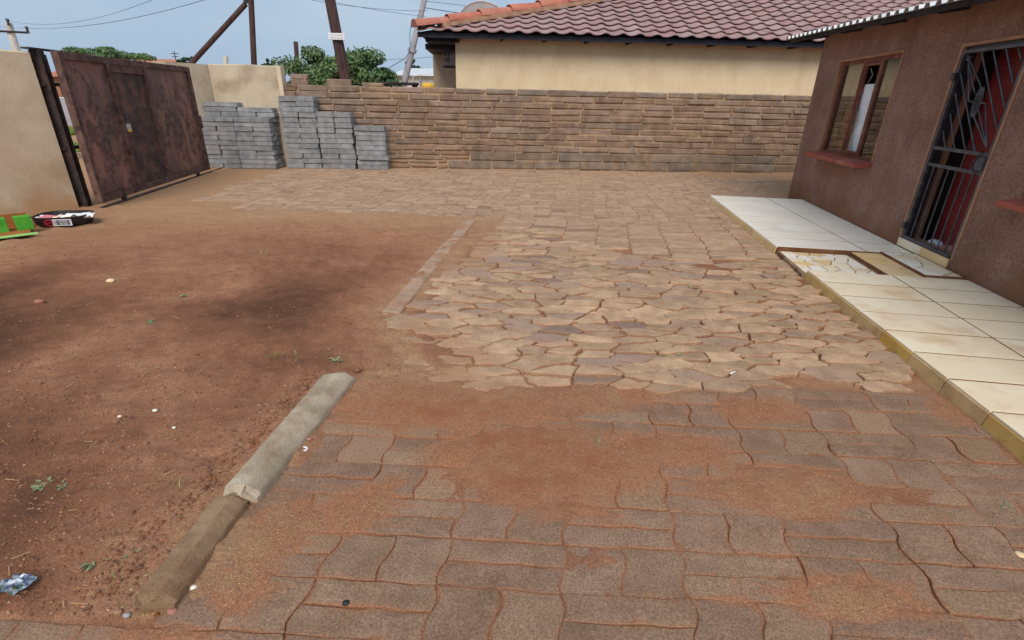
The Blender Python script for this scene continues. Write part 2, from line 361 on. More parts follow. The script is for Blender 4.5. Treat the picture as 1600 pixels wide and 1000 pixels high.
def foil_material():
    q = NT('foil_wrapper'); p = q.pos()
    col = q.ramp(q.noise(p, 28, 3, .5), [(.3, lin(150, 156, 170)), (.42, lin(70, 80, 110)), (.52, lin(170, 180, 186)), (.62, lin(60, 84, 80)), (.72, lin(150, 196, 150))])
    q.L(col, q.b.inputs['Base Color']); q.b.inputs['Roughness'].default_value = .22; q.b.inputs['Metallic'].default_value = .35
    return q.m
M['foil'] = foil_material()
def splash(m, col, zmax):
    q = NT('tmp'); bpy.data.materials.remove(q.m); q.m = m; q.t = m.node_tree; q.b = q.t.nodes['Principled BSDF']; q.L = q.t.links.new
    old = q.b.inputs['Base Color'].links[0].from_socket; p = q.pos(); sp = q.n('ShaderNodeSeparateXYZ'); q.L(p, sp.inputs[0])
    f = q.math('ADD', q.math('MULTIPLY', q.noise(p, 1.7, 6, .62), 2.2), q.math('MULTIPLY', sp.outputs['Z'], -1.5 / zmax))
    q.L(q.mix(q.ramp(f, [(.35, B(0)), (1.0, B(.8))]), old, col), q.b.inputs['Base Color'])
def overlay(m, col, scale, lo, hi, amt, stretch=(1, 1, 1)):
    q = NT('tmp'); bpy.data.materials.remove(q.m); q.m = m; q.t = m.node_tree; q.b = q.t.nodes['Principled BSDF']; q.L = q.t.links.new
    old = q.b.inputs['Base Color'].links[0].from_socket; mp = q.n('ShaderNodeMapping'); mp.inputs['Scale'].default_value = stretch; q.L(q.pos(), mp.inputs['Vector'])
    q.L(q.mix(q.ramp(q.noise(mp.outputs[0], scale, 8, .7, .3), [(lo, B(0)), (hi, B(amt))]), old, col), q.b.inputs['Base Color'])
overlay(M['tile'], lin(188, 140, 100), 3.4, .52, .8, .55); overlay(M['tilewhite'], lin(190, 150, 112), 3.0, .55, .8, .45)
overlay(M['edgetile'], lin(140, 96, 64), 9, .5, .75, .6)
overlay(M['plaster'], lin(112, 82, 70), 2.2, .5, .72, .55, (1, 1, .35)); overlay(M['plaster'], lin(172, 138, 118), 5.0, .58, .72, .45)
overlay(M['cream'], lin(196, 168, 132), 2.4, .5, .75, .5, (1, 1, .3)); overlay(M['brick'], lin(178, 148, 116), 6, .56, .66, .6); overlay(M['block'], lin(170, 142, 112), 6, .58, .68, .55)
splash(M['beige'], lin(186, 142, 100), 1.0); splash(M['plaster'], lin(142, 96, 66), .75); splash(M['brick'], lin(158, 126, 97), .7)
X3 = (V((1, 0, 0)), V((0, 1, 0)), V((0, 0, 1)))

# ------------------------------------------------------------------ zones of the yard (world metres)
KA, KB = G(270, 945), G(556, 586)                       # yard side of the two loose kerbs
OK0, OK1 = G(622, 492), G(742, 345)                     # flush kerb line
def interp(y, pts):
    return np.interp(y, [p[1] for p in pts], [p[0] for p in pts])
NEAR_TOP = 2.60                                         # near paving ends, crazy paving starts
LEFT = [(-4.0, .3), (-4.0, 1.06), (-1.08, 1.10), (-1.02, 1.6), (-.93, 2.4), (-.85, 2.62), (-.55, 2.75), (-.70, 3.1), (-.86, 3.6), (-.70, 4.6), (-.35, 6.4), (-.30, 7.2), (-.30, 7.25), (-6.2, 7.55), (-6.6, 13)]
def left_edge(y): return interp(y, LEFT)
FRONT_FAR = 7.22
BLOBS = [  # pixel centre, pixel radii, height: soil washed over the paving
    (700, 625, 170, 42, .020), (845, 715, 165, 60, .019), (640, 560, 110, 40, .026), (1225, 765, 140, 38, .016), (1190, 640, 65, 22, .013), (930, 620, 120, 22, .011),
    (1330, 940, 110, 42, .014), (430, 830, 55, 60, .014), (390, 900, 50, 60, .012), (560, 800, 60, 35, .012), (1000, 700, 150, 26, .012), (1500, 640, 50, 26, .008),
    (720, 380, 45, 32, .022), (640, 545, 60, 40, .02), (250, 985, 70, 14, .008), (1120, 930, 40, 20, .006), (900, 800, 60, 20, .008)]
BL = []
for px, py, rx, ry, a in BLOBS:
    c = G(px, py); BL.append((c.x, c.y, (G(px + rx, py) - c).length, (G(px, py - ry).y - G(px, py + ry).y) / 2, a))
def soil_cover(x, y):
    wx = x + (fbm(x * 4, y * 4, 3, 31) - .5) * .22; wy = y + (fbm(x * 4, y * 4, 3, 47) - .5) * .18
    h = np.zeros_like(x)
    for cx, cy, rx, ry, a in BL:
        d = ((wx - cx) / rx) ** 2 + ((wy - cy) / ry) ** 2
        h = np.maximum(h, a * np.exp(-d ** 2 * 1.1))
    return h
def soil_z(x, y):
    inside = np.clip((x - left_edge(y)) / .10, 0, 1) * np.clip((4.4 - x) / .1, 0, 1)
    dirt = .004 + (fbm(x * 1.3, y * 1.3, 3, 3) - .5) * .05 + (fbm(x * 8, y * 8, 5, 5) - .5) * .042 + np.maximum(0, fbm(x * 22, y * 22, 3, 15) - .58) * .05
    crazy = np.clip((y - 2.55) / .1, 0, 1)
    farz = np.clip((y - 6.8) / .6, 0, 1)
    paved = -.0075 - .005 * crazy * (1 - farz) + (fbm(x * 14, y * 14, 3, 8) - .5) * .011 + (fbm(x * 2.3, y * 2.3, 3, 91) - .45) * .012 * (1 - crazy) + soil_cover(x, y)
    near = np.clip((16 - y) / 3, 0, 1) * np.clip((x + 9) / 1, 0, 1)
    z = dirt * (1 - inside) + paved * inside
    return z * near - .01 * (1 - near)
def axis(parts):
    o = []
    for a, b, st in parts: o += list(np.arange(a, b - 1e-6, st))
    return np.array(o)
xs = axis([(-600, -100, 100), (-100, -20, 10), (-20, -8, 1), (-8, -3, .06), (-3, 3.3, .02), (3.3, 6, .2), (6, 20, 1), (20, 100, 10), (100, 700, 100)])
ys = axis([(-60, -1, 6), (-1, .9, .1), (.9, 3.0, .016), (3.0, 5, .025), (5, 8, .05), (8, 14, .12), (14, 40, 2), (40, 200, 20), (200, 1100, 100)])
Xg, Yg = np.meshgrid(xs, ys)
Zg = soil_z(Xg, Yg)
nx, ny = len(xs), len(ys)
me = bpy.data.meshes.new('ground')
co = np.stack([Xg, Yg, Zg], -1).reshape(-1, 3)
i0 = (np.arange(ny - 1)[:, None] * nx + np.arange(nx - 1)[None, :]).reshape(-1)
quads = np.stack([i0, i0 + 1, i0 + nx + 1, i0 + nx], 1)
me.vertices.add(len(co)); me.vertices.foreach_set('co', co.reshape(-1))
me.loops.add(quads.size); me.loops.foreach_set('vertex_index', quads.reshape(-1))
me.polygons.add(len(quads)); me.polygons.foreach_set('loop_start', np.arange(len(quads)) * 4)
me.update(calc_edges=True)
me.polygons.foreach_set('use_smooth', [True] * len(quads))
# darker freshly dug soil in the open bed, paler trodden soil along its edge and beyond
bed = np.clip((left_edge(Yg) - Xg - .05) / .75, 0, 1) * np.clip((7.0 - Yg) / 3.2, 0, 1) * np.clip((Xg + 5.6) / 1.2, 0, 1)
damp = .15 + .50 * bed + (fbm(Xg * 1.1, Yg * 1.1, 5, 77) - .5) * 1.1 * bed
damp -= .12 * np.clip((Yg - 6.5) / 1.5, 0, 1)
paved_in = np.clip((Xg - left_edge(Yg)) / .1, 0, 1)
damp += .16 * paved_in * np.clip((2.75 - Yg) / .3, 0, 1) * np.clip(1 - soil_cover(Xg, Yg) / .014, 0, 1) + .06 * paved_in * np.clip((3.0 - Yg) / .5, 0, 1) + .30 * paved_in * np.clip((Yg - 2.7) / .2, 0, 1) * np.clip((6.6 - Yg) / 1.5, 0, 1) - .12 * paved_in * np.clip((Yg - 6.0) / 1, 0, 1)
rust = np.clip(soil_cover(Xg, Yg) / .018, 0, 1) * np.clip((Xg - left_edge(Yg) + .1) / .3, 0, 1) * np.clip((2.72 - Yg) / .4, 0, 1) * (fbm(Xg * 2.2, Yg * 2.2, 3, 12) * 1.6 - .2)
for nm, ar in (('damp', damp), ('rust', np.clip(rust, 0, 1))):
    at = me.attributes.new(nm, 'FLOAT', 'POINT'); at.data.foreach_set('value', ar.reshape(-1).astype(np.float32))
me.materials.append(M['soil'])
ground = bpy.data.objects.new('ground', me); C.objects.link(ground); tag(ground, kind='structure')
def zs(x, y): return float(soil_z(np.array([float(x)]), np.array([float(y)]))[0])

# ------------------------------------------------------------------ paving pieces
def inset(poly, d):
    n = len(poly); out = []
    for i in range(n):
        a, b, c = poly[i - 1], poly[i], poly[(i + 1) % n]
        e1 = (b[0] - a[0], b[1] - a[1]); e2 = (c[0] - b[0], c[1] - b[1])
        l1 = math.hypot(*e1) + 1e-9; l2 = math.hypot(*e2) + 1e-9
        n1 = (-e1[1] / l1, e1[0] / l1); n2 = (-e2[1] / l2, e2[0] / l2)
        m = (n1[0] + n2[0], n1[1] + n2[1]); l = math.hypot(*m) + 1e-9
        k = min(1 / max(.45, (m[0] * n1[0] + m[1] * n1[1]) / l), 2.0) * d / l
        out.append((b[0] + m[0] * k, b[1] + m[1] * k))
    return out
def area(p): return .5 * sum(p[i - 1][0] * p[i][1] - p[i][0] * p[i - 1][1] for i in range(len(p)))
def piece_mesh(poly, z, tilt, bev=.006, rim=.03, thick=.05, rr=random):
    """poly counter-clockwise in world xy; returns verts, faces, dust list"""
    if area(poly) < 0: poly = poly[::-1]
    n = len(poly); cx = sum(p[0] for p in poly) / n; cy = sum(p[1] for p in poly) / n
    zz = lambda x, y: z + tilt[0] * (x - cx) + tilt[1] * (y - cy)
    r1 = inset(poly, bev); r2 = inset(poly, bev + rim)
    if area(r2) < .25 * area(poly):
        r2 = [(cx + (p[0] - cx) * .6, cy + (p[1] - cy) * .6) for p in r1]
    vs = [(x, y, zz(x, y) - thick) for x, y in poly] + [(x, y, zz(x, y) - bev * 1.1) for x, y in poly] + [(x, y, zz(x, y) - rr.uniform(0, .0015)) for x, y in r1] + [(x, y, zz(x, y) + rr.uniform(0, .001)) for x, y in r2]
    fs = []
    for k in range(3):
        fs += [(k * n + i, k * n + (i + 1) % n, (k + 1) * n + (i + 1) % n, (k + 1) * n + i) for i in range(n)]
    fs.append(tuple(range(3 * n, 4 * n)))
    return vs, fs, [1.0] * n + [.7] * n + [.30] * n + [.0] * n
def link_piece(name, poly, parent, mat, z, tilt, **kw):
    vs, fs, du = piece_mesh(poly, z, tilt, **kw)
    cv_ = soil_cover(np.array([v[0] for v in vs]), np.array([v[1] for v in vs]))
    du = [d + min(1.2, c * 120) for d, c in zip(du, cv_)]
    n = len(poly); O = V((sum(p[0] for p in poly) / n, sum(p[1] for p in poly) / n, z))
    me = bpy.data.meshes.new(name); me.from_pydata([(a - O.x, b - O.y, c - O.z) for a, b, c in vs], [], fs)
    at = me.attributes.new('dust', 'FLOAT', 'POINT'); at.data.foreach_set('value', du)
    me.materials.append(mat); me.update()
    return place(name, me, parent, O)
def tri(t): return abs((t % 1.0) * 4 - 2) - 1
CW, CH = .43, .2065                                     # one basket-weave cell: two long pavers or two short ones
def warp(x, y, a=.012):
    """shared zigzag of the joints, so that neighbours interlock"""
    zz = max(-1.0, min(1.0, 1.7 * tri(y / CH + .25 + .16 * (float(vnoise(np.array(x * 1.7), np.array(y * 3.1), 71)) - .5)))) * (.6 + .7 * float(vnoise(np.array(x * 2.9 + 3), np.array(y * 5.3), 61)))
    return (x + 1.05 * a * zz + (vnoise(np.array(x * 2.1), np.array(y * 2.1), 5) - .5) * .018,
            y + a * .28 * math.sin(2 * math.pi * x / (CW * .5) + .6) + (vnoise(np.array(x * 2.1), np.array(y * 2.1), 9) - .5) * .016)
def rect_outline(u0, u1, v0, v1, nu, nv):
    p = [(u0 + (u1 - u0) * i / nu, v0) for i in range(nu)] + [(u1, v0 + (v1 - v0) * i / nv) for i in range(nv)]
    p += [(u1 - (u1 - u0) * i / nu, v1) for i in range(nu)] + [(u0, v1 - (v1 - v0) * i / nv) for i in range(nv)]
    return p
UAX = (math.cos(R(-2.2)), math.sin(R(-2.2))); VAX = (math.sin(R(6.5)), math.cos(R(6.5)))
PO = (-.232, 1.2355)                                    # a cell corner read off the photograph
def uv2w(u, v): return (PO[0] + u * UAX[0] + v * VAX[0], PO[1] + u * UAX[1] + v * VAX[1])
def platform_edge(y): return 2.19 + .1415 * y           # foot of the veranda edge tiles
near = empty('pavement', (.6, 1.8, 0), kind='structure')
rp = random.Random(3)
for ci in range(-9, 9):
    for cj in range(-5, 8):
        u0, v0 = ci * CW, cj * CH
        if (ci + cj) % 2 == 0: cells = [(u0, u0 + CW, v0, v0 + CH / 2), (u0, u0 + CW, v0 + CH / 2, v0 + CH)]
        else: cells = [(u0, u0 + CW / 2, v0, v0 + CH), (u0 + CW / 2, u0 + CW, v0, v0 + CH)]
        for (a, b, c, d) in cells:
            cx, cy = uv2w((a + b) / 2, (c + d) / 2)
            if cy > 2.62 or cy < .62: continue
            if cx > platform_edge(cy) + .1 or abs(cx) > 1.75 + cy * .4: continue
            if cx < left_edge(np.array(cy)) + (.06 if cy > 1.12 else -9): continue
            if -1.0 < cx < .15 and cy > 2.42: continue
            if cy < 1.12 and cx < -1.1 and cy > 1.05: continue
            ol = [warp(*q) for q in rect_outline(a, b, c, d, 5 if b - a > .3 else 3, 3 if d - c < .15 else 6)]
            ol = [(float(x), float(y)) for x, y in ol]
            ol = [uv2w(*q) for q in ol]
            g = rp.uniform(.0008, .0042)
            ol = inset(ol, g)
            ol = [(x + rp.uniform(-.003, .003), y + rp.uniform(-.002, .002)) for x, y in ol]
            link_piece('paver', ol, near, M['paver'], rp.uniform(-.004, .004), (rp.gauss(0, .008), rp.gauss(0, .012)), bev=.003, rim=.02, rr=rp)

# --- irregular broken stones
def clip(poly, px, py, nx_, ny_):
    out = []
    for i in range(len(poly)):
        a, b = poly[i - 1], poly[i]
        da = (a[0] - px) * nx_ + (a[1] - py) * ny_; db = (b[0] - px) * nx_ + (b[1] - py) * ny_
        if (da <= 0) != (db <= 0):
            t = da / (da - db); out.append((a[0] + (b[0] - a[0]) * t, a[1] + (b[1] - a[1]) * t))
        if db <= 0: out.append(b)
    return out
crazy = empty('crazy_paving', (1.1, 3.7, 0), kind='structure')
rc = random.Random(11)
AN = 2.25                                               # stones lie longer across the yard than along it
def in_crazy(x, y):
    top = 5.25 + .22 * math.sin(x * 5.3) + .12 * math.sin(x * 11) if x > 1.2 else 6.5 - .7 * max(x, 0) + .2 * math.sin(x * 7)
    lo = 2.60 + .05 * math.sin(x * 5) + (.06 if x > 1.6 else 0)
    return left_edge(np.array(y)) + .02 < x < platform_edge(y) + .03 and lo < y < top
seeds = []; stones = []
tries = 0
while tries < 30000:
    tries += 1
    x, y = rc.uniform(-1.6, 3.6), rc.uniform(2.2, 7.0)
    rad = rc.choice((.078, .09, .10, .115, .13))
    rad *= 1.0 + .1 * (y - 2.6) / 2
    if all(((x - a) / AN) ** 2 + (y - b) ** 2 > (.5 * (rad + r)) ** 2 * 1.0 for a, b, r in seeds): seeds.append((x, y, rad))
for x, y, rad in seeds:
    if not in_crazy(x, y): continue
    poly = [(x - .5, y - .4), (x + .5, y - .4), (x + .5, y + .4), (x - .5, y + .4)]
    for a, b, r in seeds:
        if (a, b) == (x, y) or abs(a - x) > 1.1 or abs(b - y) > .7: continue
        # bisector in the squeezed metric
        dx, dy = (a - x) / AN, (b - y)
        poly = clip(poly, (a + x) / 2, (b + y) / 2, dx / AN, dy)
        if len(poly) < 3: break
    if len(poly) < 3: continue
    q = []
    for i in range(len(poly)):
        a, b = poly[i - 1], poly[i]; l = math.hypot(b[0] - a[0], b[1] - a[1])
        if l < .025: continue
        q.append(a)
        k = 3 if l > .16 else (2 if l > .08 else 1)
        for j in range(1, k + 1):
            t = j / (k + 1); off = rc.gauss(0, .0085)
            q.append((a[0] + (b[0] - a[0]) * t - (b[1] - a[1]) / l * off, a[1] + (b[1] - a[1]) * t + (b[0] - a[0]) / l * off))
    if len(q) < 4: continue
    if area(q) < 0: q = q[::-1]
    q = inset(q, rc.uniform(.0035, .010))
    if area(q) < .004: continue
    edge = (y < 2.80)
    stones.append((y - .03 * abs(x - 1), q, rc.uniform(-.002, .014) + (.012 if edge and x > .5 else 0), (rc.gauss(0, .025), rc.gauss(0, .045)), rc.uniform(.003, .006)))
stones.sort(key=lambda t: t[0])
for y, q, z, ti, bv in stones[:298]: link_piece('stone', q, crazy, M['stone'], z, ti, bev=bv, rim=.015, thick=.06, rr=rc)
mb = MB(); du = []
for y, q, z, ti, bv in stones[298:]:
    vs, fs, d_ = piece_mesh(q, z, ti, bev=bv, rim=.015, rr=rc); mb.add(vs, fs, 0, rc.random() + .001); du += d_
print('stones', len(stones))
if du:
    o = mb.build('distant_stone', M['stone'], crazy, fix=False); tag(o, kind='stuff')
    at = o.data.attributes.new('dust', 'FLOAT', 'POINT'); at.data.foreach_set('value', du)

# --- pavers stacked in long columns between crazy paving and the far weave
cols = empty('column_paving', (1.3, 5.9, 0), kind='structure')
ro = random.Random(5)
for ci in range(-3, 9):
    v = 4.2
    while v < 7.3:
        hgt = .1035 if ro.random() < .75 else .155
        u0 = -.9 + ci * CW
        def w2(u, vv):
            n1 = float(vnoise(np.array(u * 1.5), np.array(vv * 1.5), 51)) - .5; n2 = float(vnoise(np.array(u * 2.5), np.array(vv * 1.5), 53)) - .5
            x = u + .018 * tri(vv / .21) + (.17 * (vv - 5)) + n1 * .12; return (x, vv - .035 * (u - 1) + n2 * .10)
        ol = [w2(*q) for q in rect_outline(u0, u0 + CW, v, v + hgt, 2, 2)]
        cx, cy = w2(u0 + CW / 2, v + hgt / 2); v += hgt
        if in_crazy(cx, cy) or cy < 4.6 or cx > platform_edge(cy) + .02 or cx < left_edge(np.array(min(cy, 7.1))) + .12 or cy > FRONT_FAR: continue
        ol = inset(ol, ro.uniform(.004, .009)); ol = [(x + ro.uniform(-.006, .006), y + ro.uniform(-.003, .003)) for x, y in ol]
        link_piece('paver', ol, cols, M['farpaver'], ro.uniform(-.003, .006), (ro.gauss(0, .01), ro.gauss(0, .02)), bev=.005, rim=.02, rr=ro)

# --- far basket weave: the nearest 290 as pieces, the rest in one mesh
far = empty('driveway', (0, 9.8, 0), kind='structure')
rf = random.Random(9); fp = []
for ci in range(-18, 18):
    for cj in range(0, 30):
        u0, v0 = ci * CW, FRONT_FAR + cj * CH
        if (ci + cj) % 2 == 0: cells = [(u0, u0 + CW, v0, v0 + CH / 2), (u0, u0 + CW, v0 + CH / 2, v0 + CH)]
        else: cells = [(u0, u0 + CW / 2, v0, v0 + CH), (u0 + CW / 2, u0 + CW, v0, v0 + CH)]
        if cj == 0: cells = [(u0, u0 + CW / 2, v0, v0 + CH * 1.0), (u0 + CW / 2, u0 + CW, v0, v0 + CH * 1.0)]
        for (a, b, c, d) in cells:
            def w3(u, vv):
                n1 = float(vnoise(np.array(u * 1.6), np.array(vv * 1.6), 41)) - .5; n2 = float(vnoise(np.array(u * 1.6), np.array(vv * 1.6), 43)) - .5
                return (u + .13 * (vv - 7) + n1 * .16, vv - .03 * u + .01 * tri(u / .2) + n2 * .12)
            cx, cy = w3((a + b) / 2, (c + d) / 2)
            wall_y = 12.6 + .053 * cx
            if cy > wall_y or cx < -5.1 - .25 * (cy - 9) ** 2 * .1 + (.9 if cy < 8 else 0) or cx > 6.2: continue
            if cy < 9.9 and cx > (platform_edge(cy) + .05 if cy < 8.95 else 4.9): continue
            ol = inset([w3(*q) for q in rect_outline(a, b, c, d, 2, 1)], rf.uniform(.004, .008))
            ol = [(x + rf.uniform(-.014, .014), y + rf.uniform(-.007, .007)) for x, y in ol]
            fp.append((cy - .02 * abs(cx - .5), ol, rf.uniform(-.003, .005), (rf.gauss(0, .006), rf.gauss(0, .012)), rf.random()))
fp.sort(key=lambda t: t[0])
for cy, ol, z, ti, r in fp[:290]:
    link_piece('paver', ol, far, M['farpaver'], z, ti, bev=.005, rim=.02, rr=rf)
mb = MB(); du = []
for cy, ol, z, ti, r in fp[290:]:
    vs, fs, d_ = piece_mesh(ol, z, ti, bev=.005, rim=.02, rr=rf); mb.add(vs, fs, 0, r + .001); du += d_
o = mb.build('distant_paver', M['farpaver'], far, fix=False); tag(o, kind='stuff')
at = o.data.attributes.new('dust', 'FLOAT', 'POINT'); at.data.foreach_set('value', du)

# ------------------------------------------------------------------ kerbs
def kerb(name, L, mat, label, zt, group=None, seed=1, rim=.03):
    """L: list of (left, right) point pairs along its length; rounded, chipped concrete kerb"""
    rr = random.Random(seed); mb = MB(); n = 40; prof = [(0, 0), (.0, .88), (.02, .97), (.05, 1.0), (.30, 1.0), (.60, 1.0), (.64, .98), (.95, .62), (.99, .5), (1.0, 0)]
    rows = []
    for i in range(n + 1):
        t = i / n; s = t * (len(L) - 1); k = min(int(s), len(L) - 2); f = s - k
        a = L[k][0].lerp(L[k + 1][0], f); b = L[k][1].lerp(L[k + 1][1], f)
        e = 1.0 if 0 < i < n else .8
        rows.append([V((a.x + (b.x - a.x) * u + rr.gauss(0, .001), a.y + (b.y - a.y) * u + rr.gauss(0, .002) + (rr.gauss(0, .012) if i in (0, n) else 0), -.03 + (zt + .03) * h * (e if h > .5 else 1) + (rr.gauss(0, .0007) if h > 0 else 0))) for u, h in prof])
    k = len(prof); vs = [p for r in rows for p in r]
    fs = [(i * k + j, i * k + j + 1, (i + 1) * k + j + 1, (i + 1) * k + j) for i in range(n) for j in range(k - 1)]
    fs += [tuple(range(k)), tuple(range(n * k, n * k + k))]
    o = mb.add(vs, fs).build(name, mat, smooth=True); o.data.set_sharp_from_angle(angle=R(28)); return tag(o, label, 'kerb', group)
kerb('kerb', [(G(208, 934, .07), G(274, 943, .02)), (G(338, 774, .07), G(388, 784, .02))], M['concrete_soil'], 'muddy brown concrete kerb with a broken end sunk beside the soil bed', .072, 'loose kerbs beside the soil bed', 4)
kerb('kerb', [(G(345, 768, .08), G(402, 778, .03)), (G(506, 584, .08), G(556, 588, .03))], M['concrete'], 'pale grey rounded concrete kerb lying raised beside the soil bed', .085, 'loose kerbs beside the soil bed', 6)
okb = empty('kerb', (OK0 + OK1) / 2, 'low weathered kerb row set flush with the soil beside the crazy paving', 'kerb')
dirk = (OK1 - OK0); Lk = dirk.length; dirk.normalize(); nk = V((dirk.y, -dirk.x, 0))
s = 0; rk = random.Random(2); gaps = 0
while s < Lk - .1:
    l = min(rk.uniform(.55, .75), Lk - s)
    if True:
        MB().cbox(OK0 + dirk * (s + l / 2) - nk * .06 + V((0, 0, -.006)), (dirk, nk, X3[2]), (l / 2 - .004, .075, .03), .012, .006, rnd=rk).build('kerb_stone', M['oldkerb'], okb)
    s += l

# ------------------------------------------------------------------ the brown house with its veranda
PZ = .09
HA = G(1233, 301, PZ); HB = G(1600, 479, PZ); HA.z = HB.z = 0
hd = (HB - HA).normalized(); ho = V((hd.y, -hd.x, 0)) if V((hd.y, -hd.x, 0)).x < 0 else V((-hd.y, hd.x, 0)); hz = V((0, 0, 1))
HAX = (hd, ho, hz)
def HP(s, o, z): return HA + hd * s + ho * o + hz * z      # s along the wall towards the camera, o out into the yard
def hpix(px, py, off=0.0):
    p = onp(px, py, HA + ho * off, ho); q = p - HA; return q.dot(hd), q.z
def hloc(px, py, z): q = G(px, py, z) - HA; return q.dot(hd), q.dot(ho)
ws0 = (hpix(1315.5, 96.6)[0] + hpix(1280, 235.5)[0]) / 2; ws1 = (hpix(1411, 82.5)[0] + hpix(1360, 258)[0]) / 2
wz0 = (hpix(1280, 235.5)[1] + hpix(1360, 258)[1]) / 2; wz1 = (hpix(1315.5, 96.6)[1] + hpix(1411, 82.5)[1]) / 2
ds0 = (hpix(1506, 74)[0] + hpix(1404, 380)[0]) / 2; ds1 = hpix(1480, 420)[0]
dz1 = (hpix(1506, 74)[1] + hpix(1600, 58)[1]) / 2; dz0 = .19
w2s0, w2s1 = hpix(1600, 340)[0] + .12, hpix(1600, 340)[0] + 1.8
print('house', HA, hd, ho, 'win', ws0, ws1, wz0, wz1, 'door', ds0, ds1, dz1, 'w2', w2s0)
SEND = 8.6; WT = .2; ZT = 2.75; DEP = 4.4
RO = .42; e1 = hpix(1227, 62, RO); e2 = hpix(1495, 0, RO); sl_ = (e2[1] - e1[1]) / (e2[0] - e1[0]); rise = math.tan(R(9))
def roof_z(s_, o_): return e1[1] + sl_ * (s_ - e1[0]) + (RO - o_) * rise
def HW(s_, o_, z_): return HP(s_, o_, z_ if z_ < ZT else roof_z(s_, o_) - .012)
house = empty('house', HP(SEND / 2, -2.2, 0), 'brown textured plaster house with metal roof edge and tiled veranda', 'house')
Ss = sorted([0, ws0, ws1, ds0, ds1, w2s0, w2s1, SEND]); Zs = sorted([-.05, dz0, wz0, wz1, dz1, ZT])
def is_open(s, z):
    return (ws0 < s < ws1 and wz0 < z < wz1) or (ds0 < s < ds1 and dz0 < z < dz1) or (w2s0 < s < w2s1 and wz0 < z < wz1)
mb = MB()
for i in range(len(Ss) - 1):
    for j in range(len(Zs) - 1):
        a, b, c, d = Ss[i], Ss[i + 1], Zs[j], Zs[j + 1]
        if is_open((a + b) / 2, (c + d) / 2): continue
        for t in (0, -WT): mb.add([HP(a, t, c), HP(b, t, c), HW(b, t, d), HW(a, t, d)], [(0, 1, 2, 3)])
for e in (0, SEND): mb.add([HP(e, 0, -.05), HP(e, -WT, -.05), HW(e, -WT, ZT), HW(e, 0, ZT)], [(0, 1, 2, 3)])
mb.add([HW(0, 0, ZT), HW(SEND, 0, ZT), HW(SEND, -WT, ZT), HW(0, -WT, ZT)], [(0, 1, 2, 3)])
mb.build('wall', M['plaster'], house, fix=False)
for (a, b, c, d, nm) in ((ws0, ws1, wz0, wz1, 'window_reveal'), (ds0, ds1, dz0, dz1, 'door_reveal'), (w2s0, w2s1, wz0, wz1, 'window_reveal')):
    mb = MB()
    for p, q in (((a, c), (a, d)), ((a, d), (b, d)), ((b, d), (b, c)), ((b, c), (a, c))):
        mb.add([HP(p[0], 0.0, p[1]), HP(q[0], 0.0, q[1]), HP(q[0], -WT, q[1]), HP(p[0], -WT, p[1])], [(0, 1, 2, 3)])
    # thin pale band of smooth plaster round the opening
    bw = .028
    for (p0, p1, q0, q1) in ((a - bw, a, c, d + bw), (b, b + bw, c, d + bw), (a, b, d, d + bw)):
        mb.box(HP((p0 + p1) / 2, .002, (q0 + q1) / 2), HAX, ((p1 - p0) / 2, .004, (q1 - q0) / 2))
    mb.build(nm, M['reveal'], house, fix=False)
# the other walls, ceiling and floor of the room behind
for sx in (0, SEND - .2, (ws1 + ds0) / 2):
    lo_ = -WT - .002; hi_ = -WT - DEP
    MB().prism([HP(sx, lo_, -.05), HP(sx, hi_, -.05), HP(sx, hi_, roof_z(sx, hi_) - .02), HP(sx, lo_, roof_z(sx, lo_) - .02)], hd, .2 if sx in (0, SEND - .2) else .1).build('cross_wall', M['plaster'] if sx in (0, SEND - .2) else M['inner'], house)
hi_ = -WT - DEP - .002
MB().prism([HP(0, hi_, -.05), HP(SEND, hi_, -.05), HP(SEND, hi_, roof_z(SEND, hi_) - .02), HP(0, hi_, roof_z(0, hi_) - .02)], -ho, .2).build('rear_wall', M['plaster'], house)
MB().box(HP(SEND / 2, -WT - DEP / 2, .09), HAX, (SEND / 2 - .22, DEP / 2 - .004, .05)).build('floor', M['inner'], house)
# corrugated roof: edge read off the photograph
mb = MB(); per = .19; s0 = e1[0]; s1 = SEND + .3; prof = [(0, 0), (.30, 0), (.40, .038), (.75, .038), (.85, 0)]
top = []; S = s0
while S < s1:
    for f, h in prof: top.append((S + f * per, h))
    S += per
vs = []; RUN = DEP + WT + .6 + .42
for s_, h in top:
    ez = e1[1] + sl_ * (s_ - s0)
    for o_, dz in ((RO, 0), (RO - RUN, RUN * rise)):
        vs += [HP(s_, o_, ez + dz + h), HP(s_, o_, ez + dz + h - .006)]
fs = []
for i in range(len(top) - 1):
    a, b = i * 4, (i + 1) * 4
    fs += [(a, b, b + 2, a + 2), (a + 1, a + 3, b + 3, b + 1), (a, a + 1, b + 1, b), (a + 2, b + 2, b + 3, a + 3)]
fs += [(0, 2, 3, 1)]
roof = mb.add(vs, fs).build('roof', M['sheet'], house, fix=False)
# wall plate, purlins and barge under the sheet
for o_ in (RO - .10,):
    zc = e1[1] + (RO - o_) * rise - .035
    mb = MB(); a, b = s0 + .03, s1 - .05
    A0, B0 = HP(a, o_, zc), HP(b, o_, zc + sl_ * (b - a)); dd = (B0 - A0).normalized()
    mb.box((A0 + B0) / 2, (dd, ho, dd.cross(ho)), ((B0 - A0).length / 2, .025, .028)).build('purlin', M['timber'], house)
for k in range(8):
    sx = .12 + k * 1.15
    a = HP(sx, RO - .16, roof_z(sx, RO - .16) - .05); b = HP(sx, .002, roof_z(sx, 0) - .05); dd = (b - a).normalized()
    MB().box((a + b) / 2, (dd, hd, dd.cross(hd)), ((b - a).length / 2, .022, .03)).build('rafter_end', M['timber'], house)

